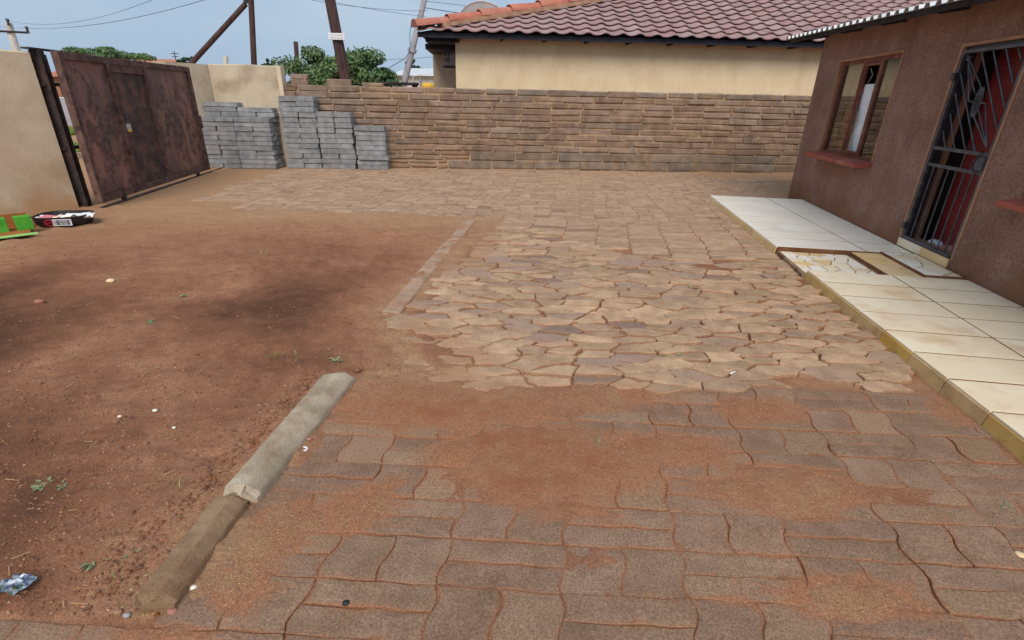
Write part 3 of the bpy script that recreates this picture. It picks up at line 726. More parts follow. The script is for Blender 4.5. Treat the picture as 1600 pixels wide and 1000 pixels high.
# --- windows
def window(a, b, c, d, full=True):
    win = MB(); t = -.06
    def bar(s_0, z_0, s_1, z_1, hw=.02, dp=.02, m=win, tt=t):
        p, q = HP(s_0, tt, z_0), HP(s_1, tt, z_1); dd = (q - p).normalized()
        m.box((p + q) / 2, (dd, ho, dd.cross(ho)), ((q - p).length / 2, dp, hw))
    e = .024
    bar(a + e, c, a + e, d, e); bar(b - e, c, b - e, d, e); bar(a + 2 * e, d - e, b - 2 * e, d - e, e); bar(a + 2 * e, c + e, b - 2 * e, c + e, e)
    o = win.build('window_frame', M['framewood'], house)
    m1, m2 = a + (b - a) * .40, a + (b - a) * .70
    for mm, hw in ((m1, .026), (m2, .032)):
        k = MB(); bar(mm, c + 2 * e, mm, d - 2 * e, hw, .024, k); k.build('mullion', M['framewood'], o)
    # narrow opening light standing ajar between the mullions
    k = MB(); x0, x1 = m1 + .03, m2 - .036
    bar(x0 + .018, c + .055, x0 + .018, d - .055, .018, .016, k); bar(x1 - .018, c + .055, x1 - .018, d - .055, .018, .016, k)
    bar(x0 + .04, d - .075, x1 - .04, d - .075, .02, .016, k); bar(x0 + .04, c + .075, x1 - .04, c + .075, .02, .016, k)
    k.build('opening_light', M['framewood'], o)
    for x0, x1 in ((a + 2 * e, m1 - .026), (m2 + .032, b - 2 * e)):
        MB().box(HP((x0 + x1) / 2, t, (c + d) / 2), HAX, ((x1 - x0) / 2 - .001, .002, (d - c) / 2 - 2 * e - .001)).build('pane', M['glass'], o)
    return o
window(ws0, ws1, wz0, wz1); window(w2s0, w2s1, wz0, wz1)
# jagged leftover glass in the broken opening light
bx0, bx1 = ws0 + (ws1 - ws0) * .40 + .07, ws0 + (ws1 - ws0) * .70 - .075
gz0, gz1 = wz0 + .1, wz1 - .1; gw = bx1 - bx0
MB().prism([HP(bx0, -.058, gz0), HP(bx0 + gw * .5, -.058, gz0), HP(bx0 + gw * .22, -.058, gz0 + .22), HP(bx0 + gw * .3, -.058, gz0 + .45), HP(bx0, -.058, gz0 + .62)], ho, .003).build('broken_pane', M['glass'], house)
def sill(a, b, z, n):
    q = empty('sill', HP((a + b) / 2, .05, z)); q.parent = house; q.location = ORG[q.name] - ORG[house.name]
    for i in range(n):
        x0, x1 = a + (b - a) * i / n, a + (b - a) * (i + 1) / n
        ax = (hd, (ho - hz * .10).normalized(), (hz + ho * .10).normalized())
        MB().cbox(HP((x0 + x1) / 2, .055, z - .028), ax, ((x1 - x0) / 2 - .003, .155, .024), .005, .001).build('sill_tile', M['redsill'], q)
sill(ws0 - .06, ws1 + .05, wz0 + .008, 6)
s2 = hpix(1551, 327, .2)
sill(s2[0], s2[0] + 1.9, wz0 + .008, 9)
# things in the room behind the window
MB().cbox(HP(ws0 + (ws1 - ws0) * .60 - .25, -.105, wz0 + .38), (hd, ho, hz), (.23, .012, .58), .006).build('white_board', M['white'], origin=HP(ws0 + (ws1 - ws0) * .60 - .26, -.105, wz0 - .2))
tag(bpy.data.objects['white_board'], 'tall white board standing behind the broken window light', 'board')
shelf = MB(); shelf.cbox(HP(ws0 + .9, -.5, wz0 - .22), HAX, (.85, .28, .02), .004)
for i in (-1, 1):
    for j in (-1, 1): shelf.box(HP(ws0 + .9 + i * .8, -.5 + j * .18, (.14 + wz0 - .24) / 2), HAX, (.025, .025, (wz0 - .24 - .14) / 2))
tag(shelf.build('low_table', M['timber']), 'dark low table inside the room carrying the white board', 'table')
mb = MB(); rr = random.Random(4); P = HP(ws0 + (ws1 - ws0) * .06, -.33, wz0 + .02)
bag = []
for i in range(7):
    for j in range(10):
        an = j / 10 * 2 * math.pi; r = (.16, .19, .18, .16, .13, .09, .03)[i] * rr.uniform(.85, 1.15)
        bag.append(P + hd * math.cos(an) * r * 1.2 + ho * math.sin(an) * r * .8 + hz * (i * .055 - .05))
mb.add(bag, [(i * 10 + j, i * 10 + (j + 1) % 10, (i + 1) * 10 + (j + 1) % 10, (i + 1) * 10 + j) for i in range(6) for j in range(10)] + [tuple(range(10))[::-1], tuple(range(60, 70))])
tag(mb.build('paper_sack', M['card'], smooth=True), 'crumpled brown sack behind the window glass beside the frame', 'sack')
# curtain strip and cable hanging in the room
mb = MB(); n = 16; cv = []
for i in range(n + 1):
    s_ = ws0 + (ws1 - ws0) * (.02 + .10 * i / n)
    for z_ in (wz0 - .05, wz0 + .5, wz1 + .05): cv.append(HP(s_ + .03 * (z_ - wz0), -.24 + .025 * math.sin(i * 1.9), z_))
mb.add(cv, [(i * 3 + j, (i + 1) * 3 + j, (i + 1) * 3 + j + 1, i * 3 + j + 1) for i in range(n) for j in range(2)])
tag(mb.build('curtain', M['card'], smooth=True), 'narrow tan curtain hanging inside the window beside the white board', 'curtain')
mb = MB(); pts = [HP(ws0 + (ws1 - ws0) * (.30 + .07 * math.sin(i * 1.3) + .012 * i), -.105 + .01 * math.cos(i), wz0 + .08 + i * .09) for i in range(13)]
tag(mb.path(pts, .006, 5).build('hanging_cable', M['concrete']), 'loose pale cable dangling in the broken window light', 'cable')

# --- doorway: frame, burglar gate, red door
dr = empty('door_frame', HP((ds0 + ds1) / 2, -.03, dz0)); dr.parent = house; dr.location = ORG[dr.name] - ORG[house.name]
for (x0, x1, z0, z1) in ((ds0, ds0 + .045, dz0, dz1), (ds1 - .045, ds1, dz0, dz1), (ds0 + .045, ds1 - .045, dz1 - .05, dz1)):
    MB().box(HP((x0 + x1) / 2, -.07, (z0 + z1) / 2), HAX, ((x1 - x0) / 2 - .001, .04, (z1 - z0) / 2 - .001)).build('jamb', M['blacksteel'], dr)
GO = -.012
gate = empty('security_gate', HP((ds0 + ds1) / 2, GO, dz0), 'grey steel burglar gate with slanting bars and ornament in the brown house doorway', 'security gate')
ga, gb, gz_0, gz_1 = ds0 + .03, ds1 - .02, dz0 + .02, dz1 - .05
def gbar(p, q, r=.008, nm='bar', par=None, flat=None):
    a, b = HP(p[0], GO, p[1]), HP(q[0], GO, q[1]); mb = MB(); d_ = (b - a).normalized()
    if flat: mb.box((a + b) / 2, (d_, ho, d_.cross(ho)), ((b - a).length / 2, flat[0], flat[1]))
    else: mb.tube(a, b, r, r, 6)
    return mb.build(nm, M['gatesteel'], par or gate)
for p, q in (((ga, gz_0), (ga, gz_1)), ((gb, gz_0), (gb, gz_1)), ((ga + .015, gz_1), (gb - .015, gz_1)), ((ga + .015, gz_0), (gb - .015, gz_0))):
    gbar(p, q, nm='gate_frame', flat=(.014, .014))
rm1 = hpix(1462, 231)[1]; rm0 = hpix(1450, 256)[1]
for z_ in (rm1, rm0): gbar((ga + .016, z_), (gb - .016, z_), nm='rail', flat=(.010, .016))
for i in range(6):
    x = ga + (gb - ga) * (i + 1) / 7; gbar((x, gz_0 + .015), (x, rm0 - .017))
gbar((ga + (gb - ga) * .62, rm0 + .017), (ga + (gb - ga) * .62, rm1 - .017))
# slanting bars of the upper field, end points read off the photograph
def cl(p): return (min(max(p[0], ga + .012), gb - .012), min(max(p[1], rm1 + .012), gz_1 - .012))
for p, q in (((1472, 204), (1475, 231)), ((1483, 178), (1489, 234)), ((1491, 146), (1506, 236)), ((1499, 115), (1521, 238)), ((1532, 82), (1556, 202)), ((1550, 79), (1568, 168)), ((1570, 76), (1581, 130)), ((1589, 75), (1594, 96))):
    gbar(cl(hpix(*p)), cl(hpix(*q)))
orn = MB()
opts = [[(1512, 86), (1513, 158), (1521, 160)], [(1513, 90), (1534, 140), (1532, 148), (1524, 147)], [(1512, 95), (1522, 145)], [(1530, 160), (1539, 162), (1541, 228)], [(1519, 178), (1541, 232)], [(1528, 172), (1540, 226)], [(1508, 94), (1518, 88)]]
for l in opts:
    pts = [HP(*[c for c in (cl(hpix(*q))[0],)], GO + .006, cl(hpix(*q))[1]) for q in l]; orn.path(pts, .007, 6)
oc = hpix(1526, 160)
for k in range(5):
    x = oc[0] + (k - 2) * .012
    bend = [HP(x + .028 * math.sin(t / 8 * math.pi) * (k - 2) / 2, GO + .006, oc[1] - .13 + .26 * t / 8) for t in range(9)]
    orn.path(bend, .005, 5)
orn.build('ornament', M['gatesteel'], gate)
for z_ in (gz_1 - .22, gz_0 + .12): MB().cbox(HP(ga - .012, GO + .02, z_), HAX, (.03, .02, .035), .006).build('hinge', M['blacksteel'], gate)
MB().cbox(HP(gb - .06, GO + .012, (rm0 + rm1) / 2), HAX, (.055, .02, .06), .006).build('lock_box', M['gatesteel'], gate)
ch = MB(); rr = random.Random(8)
pts = [HP(gb - .10 + .05 * math.cos(t * .9), GO + .035, rm1 + .02 - .03 * t + .02 * math.sin(t * 2)) for t in range(8)]
ch.path(pts, .008, 6).build('chain', M['blacksteel'], gate)
# red door, hinged on the near jamb and swung into the room
dang = R(9); dhx = ds1 - .05
dv = (-hd * math.cos(dang) - ho * math.sin(dang)).normalized(); dn = V((dv.y, -dv.x, 0))
door = empty('door', HP(dhx, -WT, dz0), 'red painted panelled door standing open behind the burglar gate', 'door')
DW = ds1 - ds0 - .1
MB().box(HP(dhx, -WT, dz0 + .95) + dv * DW / 2, (dv, dn, hz), (DW / 2, .02, .94)).build('leaf', M['reddoor'], door)
for i in range(2):
    for (z0, z1) in ((.12, .78), (.92, 1.75)):
        MB().cbox(HP(dhx, -WT, dz0 + (z0 + z1) / 2) + dv * (DW * (.27 + .46 * i)) + dn * .021, (dv, dn, hz), (DW * .17, .008, (z1 - z0) / 2), .006).build('panel', M['reddoor'], door)
        MB().cbox(HP(dhx, -WT, dz0 + (z0 + z1) / 2) + dv * (DW * (.27 + .46 * i)) - dn * .021, (dv, dn, hz), (DW * .17, .008, (z1 - z0) / 2), .006).build('panel', M['reddoor'], door)
MB().tube(HP(dhx, -WT, dz0 + 1.0) + dv * DW * .9 - dn * .05, HP(dhx, -WT, dz0 + 1.0) + dv * DW * .76 - dn * .05, .011, n=8).tube(HP(dhx, -WT, dz0 + 1.0) + dv * DW * .9 - dn * .05, HP(dhx, -WT, dz0 + 1.0) + dv * DW * .9 - dn * .02, .01, n=8).build('handle', M['gatesteel'], door)
# crumpled bright cloths on the sill of the doorway
for k, (f, mt, lb) in enumerate(((.22, 'white', 'crumpled white cloth lying inside the doorway behind the gate bars'), (.48, 'hiptile', 'crumpled rust-coloured cloth lying inside the doorway behind the gate bars'), (.75, 'pink', 'crumpled pink cloth lying inside the doorway behind the gate bars'))):
    mb = MB(); c = HP(ds0 + (ds1 - ds0) * f, -.26, .142); rr = random.Random(20 + k); vs = []
    for i in range(5):
        for j in range(12):
            an = j / 12 * 2 * math.pi; r = (.13, .12, .09, .05, .012)[i] * rr.uniform(.7, 1.25)
            vs.append(c + hd * math.cos(an) * r + ho * math.sin(an) * r * .7 + hz * ((0, .03, .06, .075, .08)[i] * rr.uniform(.7, 1.2) if i else 0))
    mb.add(vs, [(i * 12 + j, i * 12 + (j + 1) % 12, (i + 1) * 12 + (j + 1) % 12, (i + 1) * 12 + j) for i in range(4) for j in range(12)] + [tuple(range(12))[::-1], tuple(range(48, 60))])
    tag(mb.build('cloth', M[mt]), lb, 'cloth', 'cloths inside the doorway')

# --- veranda: two raised tiled slabs, mosaic steps between
def edge_o(s, pts): return float(np.interp(s, [p[0] for p in pts], [p[1] for p in pts]))
E2 = [hloc(1262, 421.5, PZ), hloc(1600, 683, PZ)]; G2 = [hloc(1382, 422.5, PZ), hloc(1600, 557.8, PZ)]
E1 = [hloc(1110, 305, PZ), hloc(1214, 385, PZ)]; G1 = [hloc(1190, 305, PZ), hloc(1342, 386, PZ)]
def ext(P, s):
    (a, b), (c, d) = P; return b + (d - b) * (s - a) / (c - a)
def slab(s0, s1, E, Gr, z, rowlen, mat, label):
    ver = empty('veranda', HP((s0 + s1) / 2, .9, 0), label, 'veranda')
    e0, e1_ = ext(E, s0), ext(E, s1)
    MB().prism([HP(s0 + .004, 0.004, -.04), HP(s0 + .004, e0 - .012, -.04), HP(s1 - .004, e1_ - .012, -.04), HP(s1 - .004, .004, -.04)], hz, z - .0022 + .04).build('screed', M['screed'], ver)
    n = max(1, round((s1 - s0) / rowlen)); rt = random.Random(int(s0 * 100))
    for i in range(n):
        a, b = s0 + (s1 - s0) * i / n, s0 + (s1 - s0) * (i + 1) / n
        for side in range(2):
            f = (lambda s: (ext(Gr, s), ext(E, s))) if side else (lambda s: (.006, ext(Gr, s)))
            (l0, h0), (l1, h1) = f(a), f(b); gp = .007
            p = [HP(a + gp, l0 + gp, 0), HP(b - gp, l1 + gp, 0), HP(b - gp, h1 - (0 if side else gp), 0), HP(a + gp, h0 - (0 if side else gp), 0)]
            poly = [(q.x, q.y) for q in p]
            if area(poly) < 0: poly = poly[::-1]
            vs, fs, _ = piece_mesh(poly, z + rt.uniform(-.001, .001), (0, 0), bev=.0012, rim=.02, thick=.012, rr=rt)
            MB().add(vs, fs).build('floor_tile', M[mat], ver, fix=False)
        p0, p1 = HP(a + .003, ext(E, a) - .004, 0), HP(b - .003, ext(E, b) - .004, 0); dd = (p1 - p0).normalized(); no = V((dd.y, -dd.x, 0)); no = no if no.dot(ho) > 0 else -no
        MB().cbox((p0 + p1) / 2 + no * .012 + hz * ((z - .014 - .03) / 2) , (dd, no, (hz - no * .15).normalized()), ((p1 - p0).length / 2, .007, (z - .012 + .03) / 2), .003, .001, rnd=rt).build('edge_tile', M['edgetile' if mat == 'tile' else 'tantile'], ver)
    return ver
s1a, s1b = hloc(1110, 305, PZ)[0], hloc(1214, 385, PZ)[0]
s2a = hloc(1262, 421.5, PZ)[0]
slab(s1a, s1b, E1, G1, PZ, .41, 'tilewhite', 'raised veranda slab of white floor tiles under the window with brown broken end')
slab(s2a, SEND + .2, E2, G2, PZ, .36, 'tile', 'long raised veranda slab of cream floor tiles with mustard edge tiles')
st = empty('doorstep', HP((s1b + s2a) / 2, .8, 0), 'stepped entrance with broken-tile mosaic between the two veranda slabs', 'doorstep')
a, b = s1b + .004, s2a - .004
eo = (ext(E1, s1b) + ext(E2, s2a)) / 2
oM, oT, oW = hloc(1345, 408, .05)[1], hloc(1388, 404, .075)[1], .04
print('steps', a, b, eo, oM, oT)
MB().prism([HP(a, oM, -.04), HP(a, eo, -.04), HP(b, eo + .02, -.04), HP(b, oM, -.04)], hz, .078).build('lower_step', M['grout'], st)
MB().prism([HP(a, oT, -.04), HP(a, oM - .002, -.04), HP(b, oM - .002, -.04), HP(b, oT, -.04)], hz, .113).build('middle_step', M['screed'], st)
MB().prism([HP(a, .004, -.04), HP(a, oT - .002, -.04), HP(b, oT - .002, -.04), HP(b, .004, -.04)], hz, .14).build('upper_step', M['screed'], st)
rs = random.Random(14)
def mosaic(s0, s1, o0, o1, z, n, mats, jit=.5):
    sd_ = []
    while len(sd_) < n: sd_.append((rs.uniform(s0, s1), rs.uniform(o0, o1)))
    for _ in range(6):      # spread the seeds
        for i, (x, y) in enumerate(sd_):
            best = min(range(40), key=lambda k: 0) ; cand = [(rs.uniform(s0, s1), rs.uniform(o0, o1)) for _ in range(6)] + [(x, y)]
            sd_[i] = max(cand, key=lambda c: min((c[0] - a_) ** 2 + (c[1] - b_) ** 2 for j, (a_, b_) in enumerate(sd_) if j != i))
    for i, (x, y) in enumerate(sd_):
        poly = [(s0, o0), (s1, o0), (s1, o1), (s0, o1)]
        for j, (p, q) in enumerate(sd_):
            if j != i: poly = clip(poly, (p + x) / 2, (q + y) / 2, p - x, q - y)
        if len(poly) < 3: continue
        w_ = [(HP(p, q, 0).x, HP(p, q, 0).y) for p, q in poly]
        if area(w_) < 0: w_ = w_[::-1]
        w_ = inset(w_, .006)
        if area(w_) < .0008: continue
        vs, fs, _ = piece_mesh(w_, z, (0, 0), bev=.002, rim=.01, thick=.012, rr=rs)
        MB().add(vs, fs).build('mosaic_tile', M[rs.choice(mats)], st, fix=False)
mosaic(a + .01, b - .01, oM + .03, eo - .02, .043, 30, ['tilewhite', 'tilewhite', 'tile', 'tantile'])
mosaic(a + .02, b - .03, .03, oT - .012, .105, 9, ['tilewhite', 'tilewhite', 'tile'])
for i in range(2):
    x0, x1 = a + .02 + (b - a - .04) * i / 2, a + .02 + (b - a - .04) * (i + 1) / 2
    MB().cbox(HP((x0 + x1) / 2, (oT + oM) / 2, .0755), HAX, ((x1 - x0) / 2 - .003, (oM - oT) / 2 - .006, .006), .002).build('step_tile', M['tantile'], st)
for i in range(2):
    x0, x1 = ds0 + (ds1 - ds0) * i / 2, ds0 + (ds1 - ds0) * (i + 1) / 2
    MB().cbox(HP((x0 + x1) / 2, .012, (.1 + dz0) / 2), HAX, ((x1 - x0) / 2 - .004, .010, (dz0 - .1) / 2 - .002), .003).build('threshold_tile', M['tile' if i == 0 else 'tantile'], st)
MB().box(HP((ds0 + ds1) / 2, -.1, dz0 - .025), HAX, ((ds1 - ds0) / 2 - .002, .098, .022)).build('door_sill', M['screed'], house)

# ------------------------------------------------------------------ back boundary wall of weathered bricks
BW0, BW1 = V((-5.5, 12.35, 0)), V((6.8, 13.0, 0))
bu = (BW1 - BW0).normalized(); bn = V((-bu.y, bu.x, 0))          # bn points away from the yard
BAX = (bu, bn, hz)
def BP(s, o, z): return BW0 + bu * s + bn * o + hz * z
def bpix(px, py, off=0.0):
    p = onp(px, py, BW0 + bn * off, bn); q = p - BW0; return q.dot(bu), q.z
WTOP = (bpix(620, 137)[1] + bpix(1040, 144)[1] + bpix(1240, 147)[1]) / 3
sL, sR = bpix(450, 200)[0], 16.0
print('wall top', WTOP, sL)
bwall = empty('boundary_wall', BP(5, .1, 0), 'weathered brown brick boundary wall across the far end of the yard', 'wall')
MB().box(BP((sL + sR) / 2, .115, WTOP / 2 - .03), BAX, ((sR - sL) / 2, .108, WTOP / 2 + .01)).build('mortar', M['mortar'], bwall)
rb = random.Random(21)
big0 = bpix(735, 240)[0]; big1 = bpix(700, 255)[0]
nb, nbig = 10, 2; BH = .20; hsm = (WTOP - nbig * BH) / nb
def lay(z0, h, s0, s1, L, mat, nm='brick', jit=.05, grey=False):
    s = s0
    while s < s1 - .02:
        l = L * rb.uniform(1 - jit, 1 + jit); l = min(l, s1 - s)
        if rb.random() < .06: l *= .55
        if s1 - s - l < .15: l = s1 - s
        g = rb.uniform(.004, .015); hj = rb.uniform(.002, .010)
        pr = rb.uniform(-.02, .03)
        MB().cbox(BP(s + l / 2, -.004 + .03 - pr * .5, z0 + h / 2 + rb.uniform(-.003, .003)), BAX, (max(.03, l / 2 - g), .045, h / 2 - hj), rb.uniform(.012, .026), rb.uniform(.005, .013), rnd=rb).build(nm, M['block'] if grey and s > 3 and rb.random() < .8 else mat, bwall)
        s += l
for c in range(nbig):
    z0 = c * BH
    lay(z0, BH, (big1, big0)[c], sR, 1.07, M['block'], 'block', .04)
    for k in range(2): lay(z0 + k * BH / 2, BH / 2, sL + rb.uniform(-.0, .0) + (0 if k else .0), (big1, big0)[c], .72 * rb.uniform(.9, 1.1), M['brick'])
for c in range(nb):
    z0 = nbig * BH + c * hsm
    off = rb.uniform(.25, .75) * .72
    lay(z0, hsm, sL, sL + off, .71, M['brick'], grey=c >= 9); lay(z0, hsm, sL + off, sR, .71, M['brick'], grey=c >= 9)
# leftovers of a further course on top
for (x0, x1, y0, n) in ((452, 478, 114, 2), (509, 547, 123, 1), (565, 598, 129, 1)):
    a_, zt = bpix((x0), y0); b_ = bpix(x1, y0)[0]
    for k in range(n):
        h_ = (zt - WTOP) / n
        MB().cbox(BP((a_ + b_) / 2, .09, WTOP + h_ * (k + .5) - .012), BAX, ((b_ - a_) / 2, .08, h_ / 2 + (.012 if k == 0 else 0) - .002), .015, .008, rnd=rb).build('brick', M['brick'], bwall)

# ------------------------------------------------------------------ beige plaster wall pieces and the rusty gate
def plaster_wall(name, p0, p1, z1a, z1b, th, side, mat, label, cope=True):
    d_ = (p1 - p0); L_ = d_.length; d_.normalize(); n_ = V((-d_.y, d_.x, 0)) * side
    root = empty(name, (p0 + p1) / 2, label, 'wall')
    mb = MB(); N = 14; rr = random.Random(int(L_ * 1000)); rows = []
    for i in range(N + 1):
        t = i / N; zt = z1a + (z1b - z1a) * t + rr.uniform(-.012, .012); b_ = p0 + d_ * L_ * t
        rows.append([b_ + hz * -.05, b_ + hz * (zt - .02), b_ + n_ * .02 + hz * zt, b_ + n_ * (th - .02) + hz * zt, b_ + n_ * th + hz * (zt - .02), b_ + n_ * th + hz * -.05])
    vs = [q for r in rows for q in r]
    fs = [(i * 6 + j, i * 6 + j + 1, i * 6 + j + 7, i * 6 + j + 6) for i in range(N) for j in range(5)] + [(0, 1, 2, 3, 4, 5), tuple(range(N * 6, N * 6 + 6))]
    mb.add(vs, fs).build('wall_face', mat, root)
    return root
def height_at(base, py_top):
    lo, hi = 0, 5
    for _ in range(40):
        m = (lo + hi) / 2
        P = V((base.x, base.y, m)) - V((0, 0, CAM_H)); cp, sp = math.cos(PITCH), math.sin(PITCH)
        f = P.y * cp - P.z * sp; yy = (P.y * sp + P.z * cp) / f; xx = P.x / f
        py = 500 - FPX * (-xx * math.sin(ROLL) + yy * math.cos(ROLL))
        if py > py_top: lo = m
        else: hi = m
    return lo
LW1 = G(124, 326); LW0d = (G(0, 345) - LW1).normalized(); LW0 = LW1 + LW0d * 6
lwz = height_at(LW1, 80); lwz0 = height_at(G(0, 345), 60)
print('left wall', LW1, lwz)
plaster_wall('street_wall', LW1, LW0, lwz, lwz + .0, .2, -1, M['beige'], 'beige plaster street wall stained brown at its foot beside the gate post')
# corner piece beyond the gate
CY = 12.32
cA = onp(344, 200, (0, CY, 0), V((0, 1, 0))); cB = onp(446, 200, (0, CY, 0), V((0, 1, 0))); cA.z = cB.z = 0
cz = onp(380, 101, (0, CY, 0), V((0, 1, 0))).z
corner = plaster_wall('corner_wall', cA + V((0, 0, 0)), cB, cz, cz, .22, 1, M['beige_dirty'], 'stained beige plaster corner wall rising behind the widest brick stack')
gr_end = G(322, 268)
rA = V((cA.x + .03, CY + .12, 0)); qx = onp(311, 230, (0, 11.78, 0), V((0, 1, 0))).x; rB = V((qx + (qx - cA.x) * .3 / .54, 11.48, 0)); print('return', rA, rB)
MB().prism([rA + V((0, 0, -.05)), rB + V((0, 0, -.05)), rB + V((-.25, 0, -.05)), rA + V((-.25, .0, -.05))], hz, cz + .04).build('return_wall', M['beige_dirty'], corner)
MB().cbox(cB + V((.04, .10, cz / 2)), X3, (.045, .12, cz / 2 - .01), .01, .004).build('wall_end', M['beige'], corner)

# gate post
GP = G(133, 323); gpz = height_at(GP, 78)
post = empty('gate_post', GP, 'dark steel channel gate post standing at the end of the beige wall', 'post')
pd = (G(326, 266) - G(156, 318)).normalized(); pn = V((pd.y, -pd.x, 0))
MB().cbox(GP + hz * (gpz / 2 - .05), (pd, pn, hz), (.055, .06, gpz / 2 + .05), .008).build('channel', M['poststeel'], post)
for k in (-1, 1): MB().box(GP + hz * (gpz / 2 - .05) + pn * .066 + pd * .04 * k, (pd, pn, hz), (.012, .008, gpz / 2)).build('flange', M['poststeel'], post)
gth = G(156, 318, .07); gth2 = G(326, 266, .05)
MB().box(GP + hz * (gpz + .012) + pd * .22, (pd, pn, hz), (.40, .05, .011)).build('top_bracket', M['poststeel'], post)
for zz_ in (gpz * .80, gpz * .40): MB().box(GP + hz * zz_ + pd * .12, (pd, pn, hz), (.20, .035, .02)).build('guide_arm', M['poststeel'], post)
# sliding gate
ga0 = gth.copy(); ga0.z = 0; ga1 = gth2.copy(); ga1.z = 0
gd = (ga1 - ga0).normalized(); gn = V((gd.y, -gd.x, 0)); GL = (ga1 - ga0).length
gzA = height_at(V((ga0.x, ga0.y, 0)), 88); gzB = height_at(V((ga1.x, ga1.y, 0)), 99); gz0 = .07
GH = (gzA + gzB) / 2
print('gate', ga0, ga1, GL, gzA, gzB)
sg = empty('sliding_gate', (ga0 + ga1) / 2, 'rusty brown sheet steel sliding gate with padlocked wicket beside the street wall', 'gate')
def GPt(t, z, o=0): return ga0 + gd * GL * t + gn * o + hz * z
# fractions along the gate of the uprights, from the photograph
def gfrac(px, py):
    p = onp(px, py, ga0, gn); return (p - ga0).dot(gd) / GL
f1, f2 = gfrac(186, 180), gfrac(240, 180); f1b, f2b = gfrac(196, 180), gfrac(233, 180)
print('gate fr', f1, f2)
GA = (gd, gn, hz)
def gbox(t0, t1, z0, z1, o, h, nm, mt, ch=.004):
    return MB().cbox(GPt((t0 + t1) / 2, (z0 + z1) / 2, o), GA, (GL * (t1 - t0) / 2, h, (z1 - z0) / 2), ch).build(nm, M[mt], sg)
u = .055 / GL
gbox(0, u * 1.4, gz0, GH, 0, .045, 'upright', 'gateframe'); gbox(1 - u * 1.4, 1, gz0, GH, 0, .045, 'upright', 'gateframe')
gbox(u * 1.4, 1 - u * 1.4, GH - .09, GH, 0, .03, 'top_rail', 'gateframe'); gbox(u * 1.4, 1 - u * 1.4, gz0, gz0 + .09, 0, .03, 'bottom_rail', 'gateframe')
gbox(f1 - u * .6, f1 + u * .6, gz0 + .09, GH - .09, 0, .04, 'upright', 'gateframe'); gbox(f2 - u * .6, f2 + u * .6, gz0 + .09, GH - .09, 0, .04, 'upright', 'gateframe')
gbox(u * 1.4, f1 - u * .6, gz0 + .09, GH - .09, -.012, .006, 'sheet_panel', 'rust'); gbox(f2 + u * .6, 1 - u * 1.4, gz0 + .09, GH - .09, -.012, .006, 'sheet_panel', 'rust')
wk = gbox(f1 + u * .6, f2 - u * .6, gz0 + .09, GH - .2, -.012, .006, 'wicket_door', 'rustdark'); gbox(f1 + u * .6, f2 - u * .6, GH - .2, GH - .09, 0, .022, 'wicket_header', 'gateframe')
MB().cbox(GPt(f1 + u * 1.6, GH * .585, .012), GA, (.09, .012, .012), .003).build('bolt', M['blacksteel'], wk)
lk = empty('padlock', GPt(f1 + u * 1.9, GH * .50, .03), 'small yellow and steel padlock hanging on the rusty gate wicket', 'padlock')
MB().cbox(GPt(f1 + u * 1.9, GH * .515, .035), GA, (.05, .016, .05), .008).build('lock_body', M['sheet'], lk)
MB().cbox(GPt(f1 + u * 1.9, GH * .515 - .045, .036), GA, (.04, .018, .022), .006).build('lock_base', M['yellow'], lk)
MB().path([GPt(f1 + u * 1.9, GH * .515 + .045, .035) + gd * .035 * math.cos(a) + hz * .05 * math.sin(a) for a in np.linspace(0, math.pi, 8)], .008, 6).build('shackle', M['gatesteel'], lk)
for t in (.16, .86):
    MB().tube(GPt(t, .035, -.025), GPt(t, .035, .025), .035, n=14).build('wheel', M['blacksteel'], sg)
    MB().box(GPt(t, .062, 0), GA, (.05, .018, .012)).build('wheel_bracket', M['blacksteel'], sg)
MB().cbox(GPt(1 + .004, GH * .5, .03), GA, (.03, .03, .12), .006).build('latch', M['gateframe'], sg)
rail = MB().box(ga0 + gd * GL * .62 + hz * .008, GA, (GL * .62, .02, .012)); tag(rail.build('gate_rail', M['gateframe']), 'rusty ground rail running under the sliding gate', 'rail')

# ------------------------------------------------------------------ stacked cement bricks, every brick a thing
rq = random.Random(33)
base_mesh = []
for k in range(8):
    mb = MB(); mb.cbox((0, 0, 0), X3, (.5, .5, .5), .03, .02, rnd=rq)
    me_ = bpy.data.meshes.new('cement_brick'); me_.from_pydata(mb.v, [], mb.f); me_.materials.append(M['cement'])
    import bmesh
    bm = bmesh.new(); bm.from_mesh(me_); bmesh.ops.recalc_face_normals(bm, faces=bm.faces); bm.to_mesh(me_); bm.free()
    base_mesh.append(me_)
ORD = ['lowest', 'second', 'third', 'fourth', 'fifth', 'sixth', 'seventh', 'eighth', 'ninth', 'tenth', 'eleventh', 'twelfth', 'thirteenth', 'fourteenth', 'fifteenth']
def brick_at(c, size, rz, label, group):
    o = bpy.data.objects.new('cement_brick', rq.choice(base_mesh)); C.objects.link(o)
    o.location = c; o.scale = size; o.rotation_euler = (rq.gauss(0, .006), rq.gauss(0, .006), rz + rq.gauss(0, .012) + (math.pi if rq.random() < .5 else 0)); tag(o, label, 'brick', group)
def course_label(what, c, n, j, i, span, nw):
    crs = ['added course', 'second added course', 'topmost added course'][c - n] if c >= n else ('top course' if c == n - 1 else ORD[c] + ' course')
    if nw == 1 or span == nw: side = ''
    elif nw == 2: side = ', half towards the gate' if i == 0 else ', half towards the house'
    else: side = ', end towards the gate' if i == 0 else (', end towards the tallest stack' if i + span >= nw else ', mid row')
    return 'brick in the ' + crs + (' back' if j and c < n else '') + ' of the ' + what.replace('stack', 'grey stack') + side
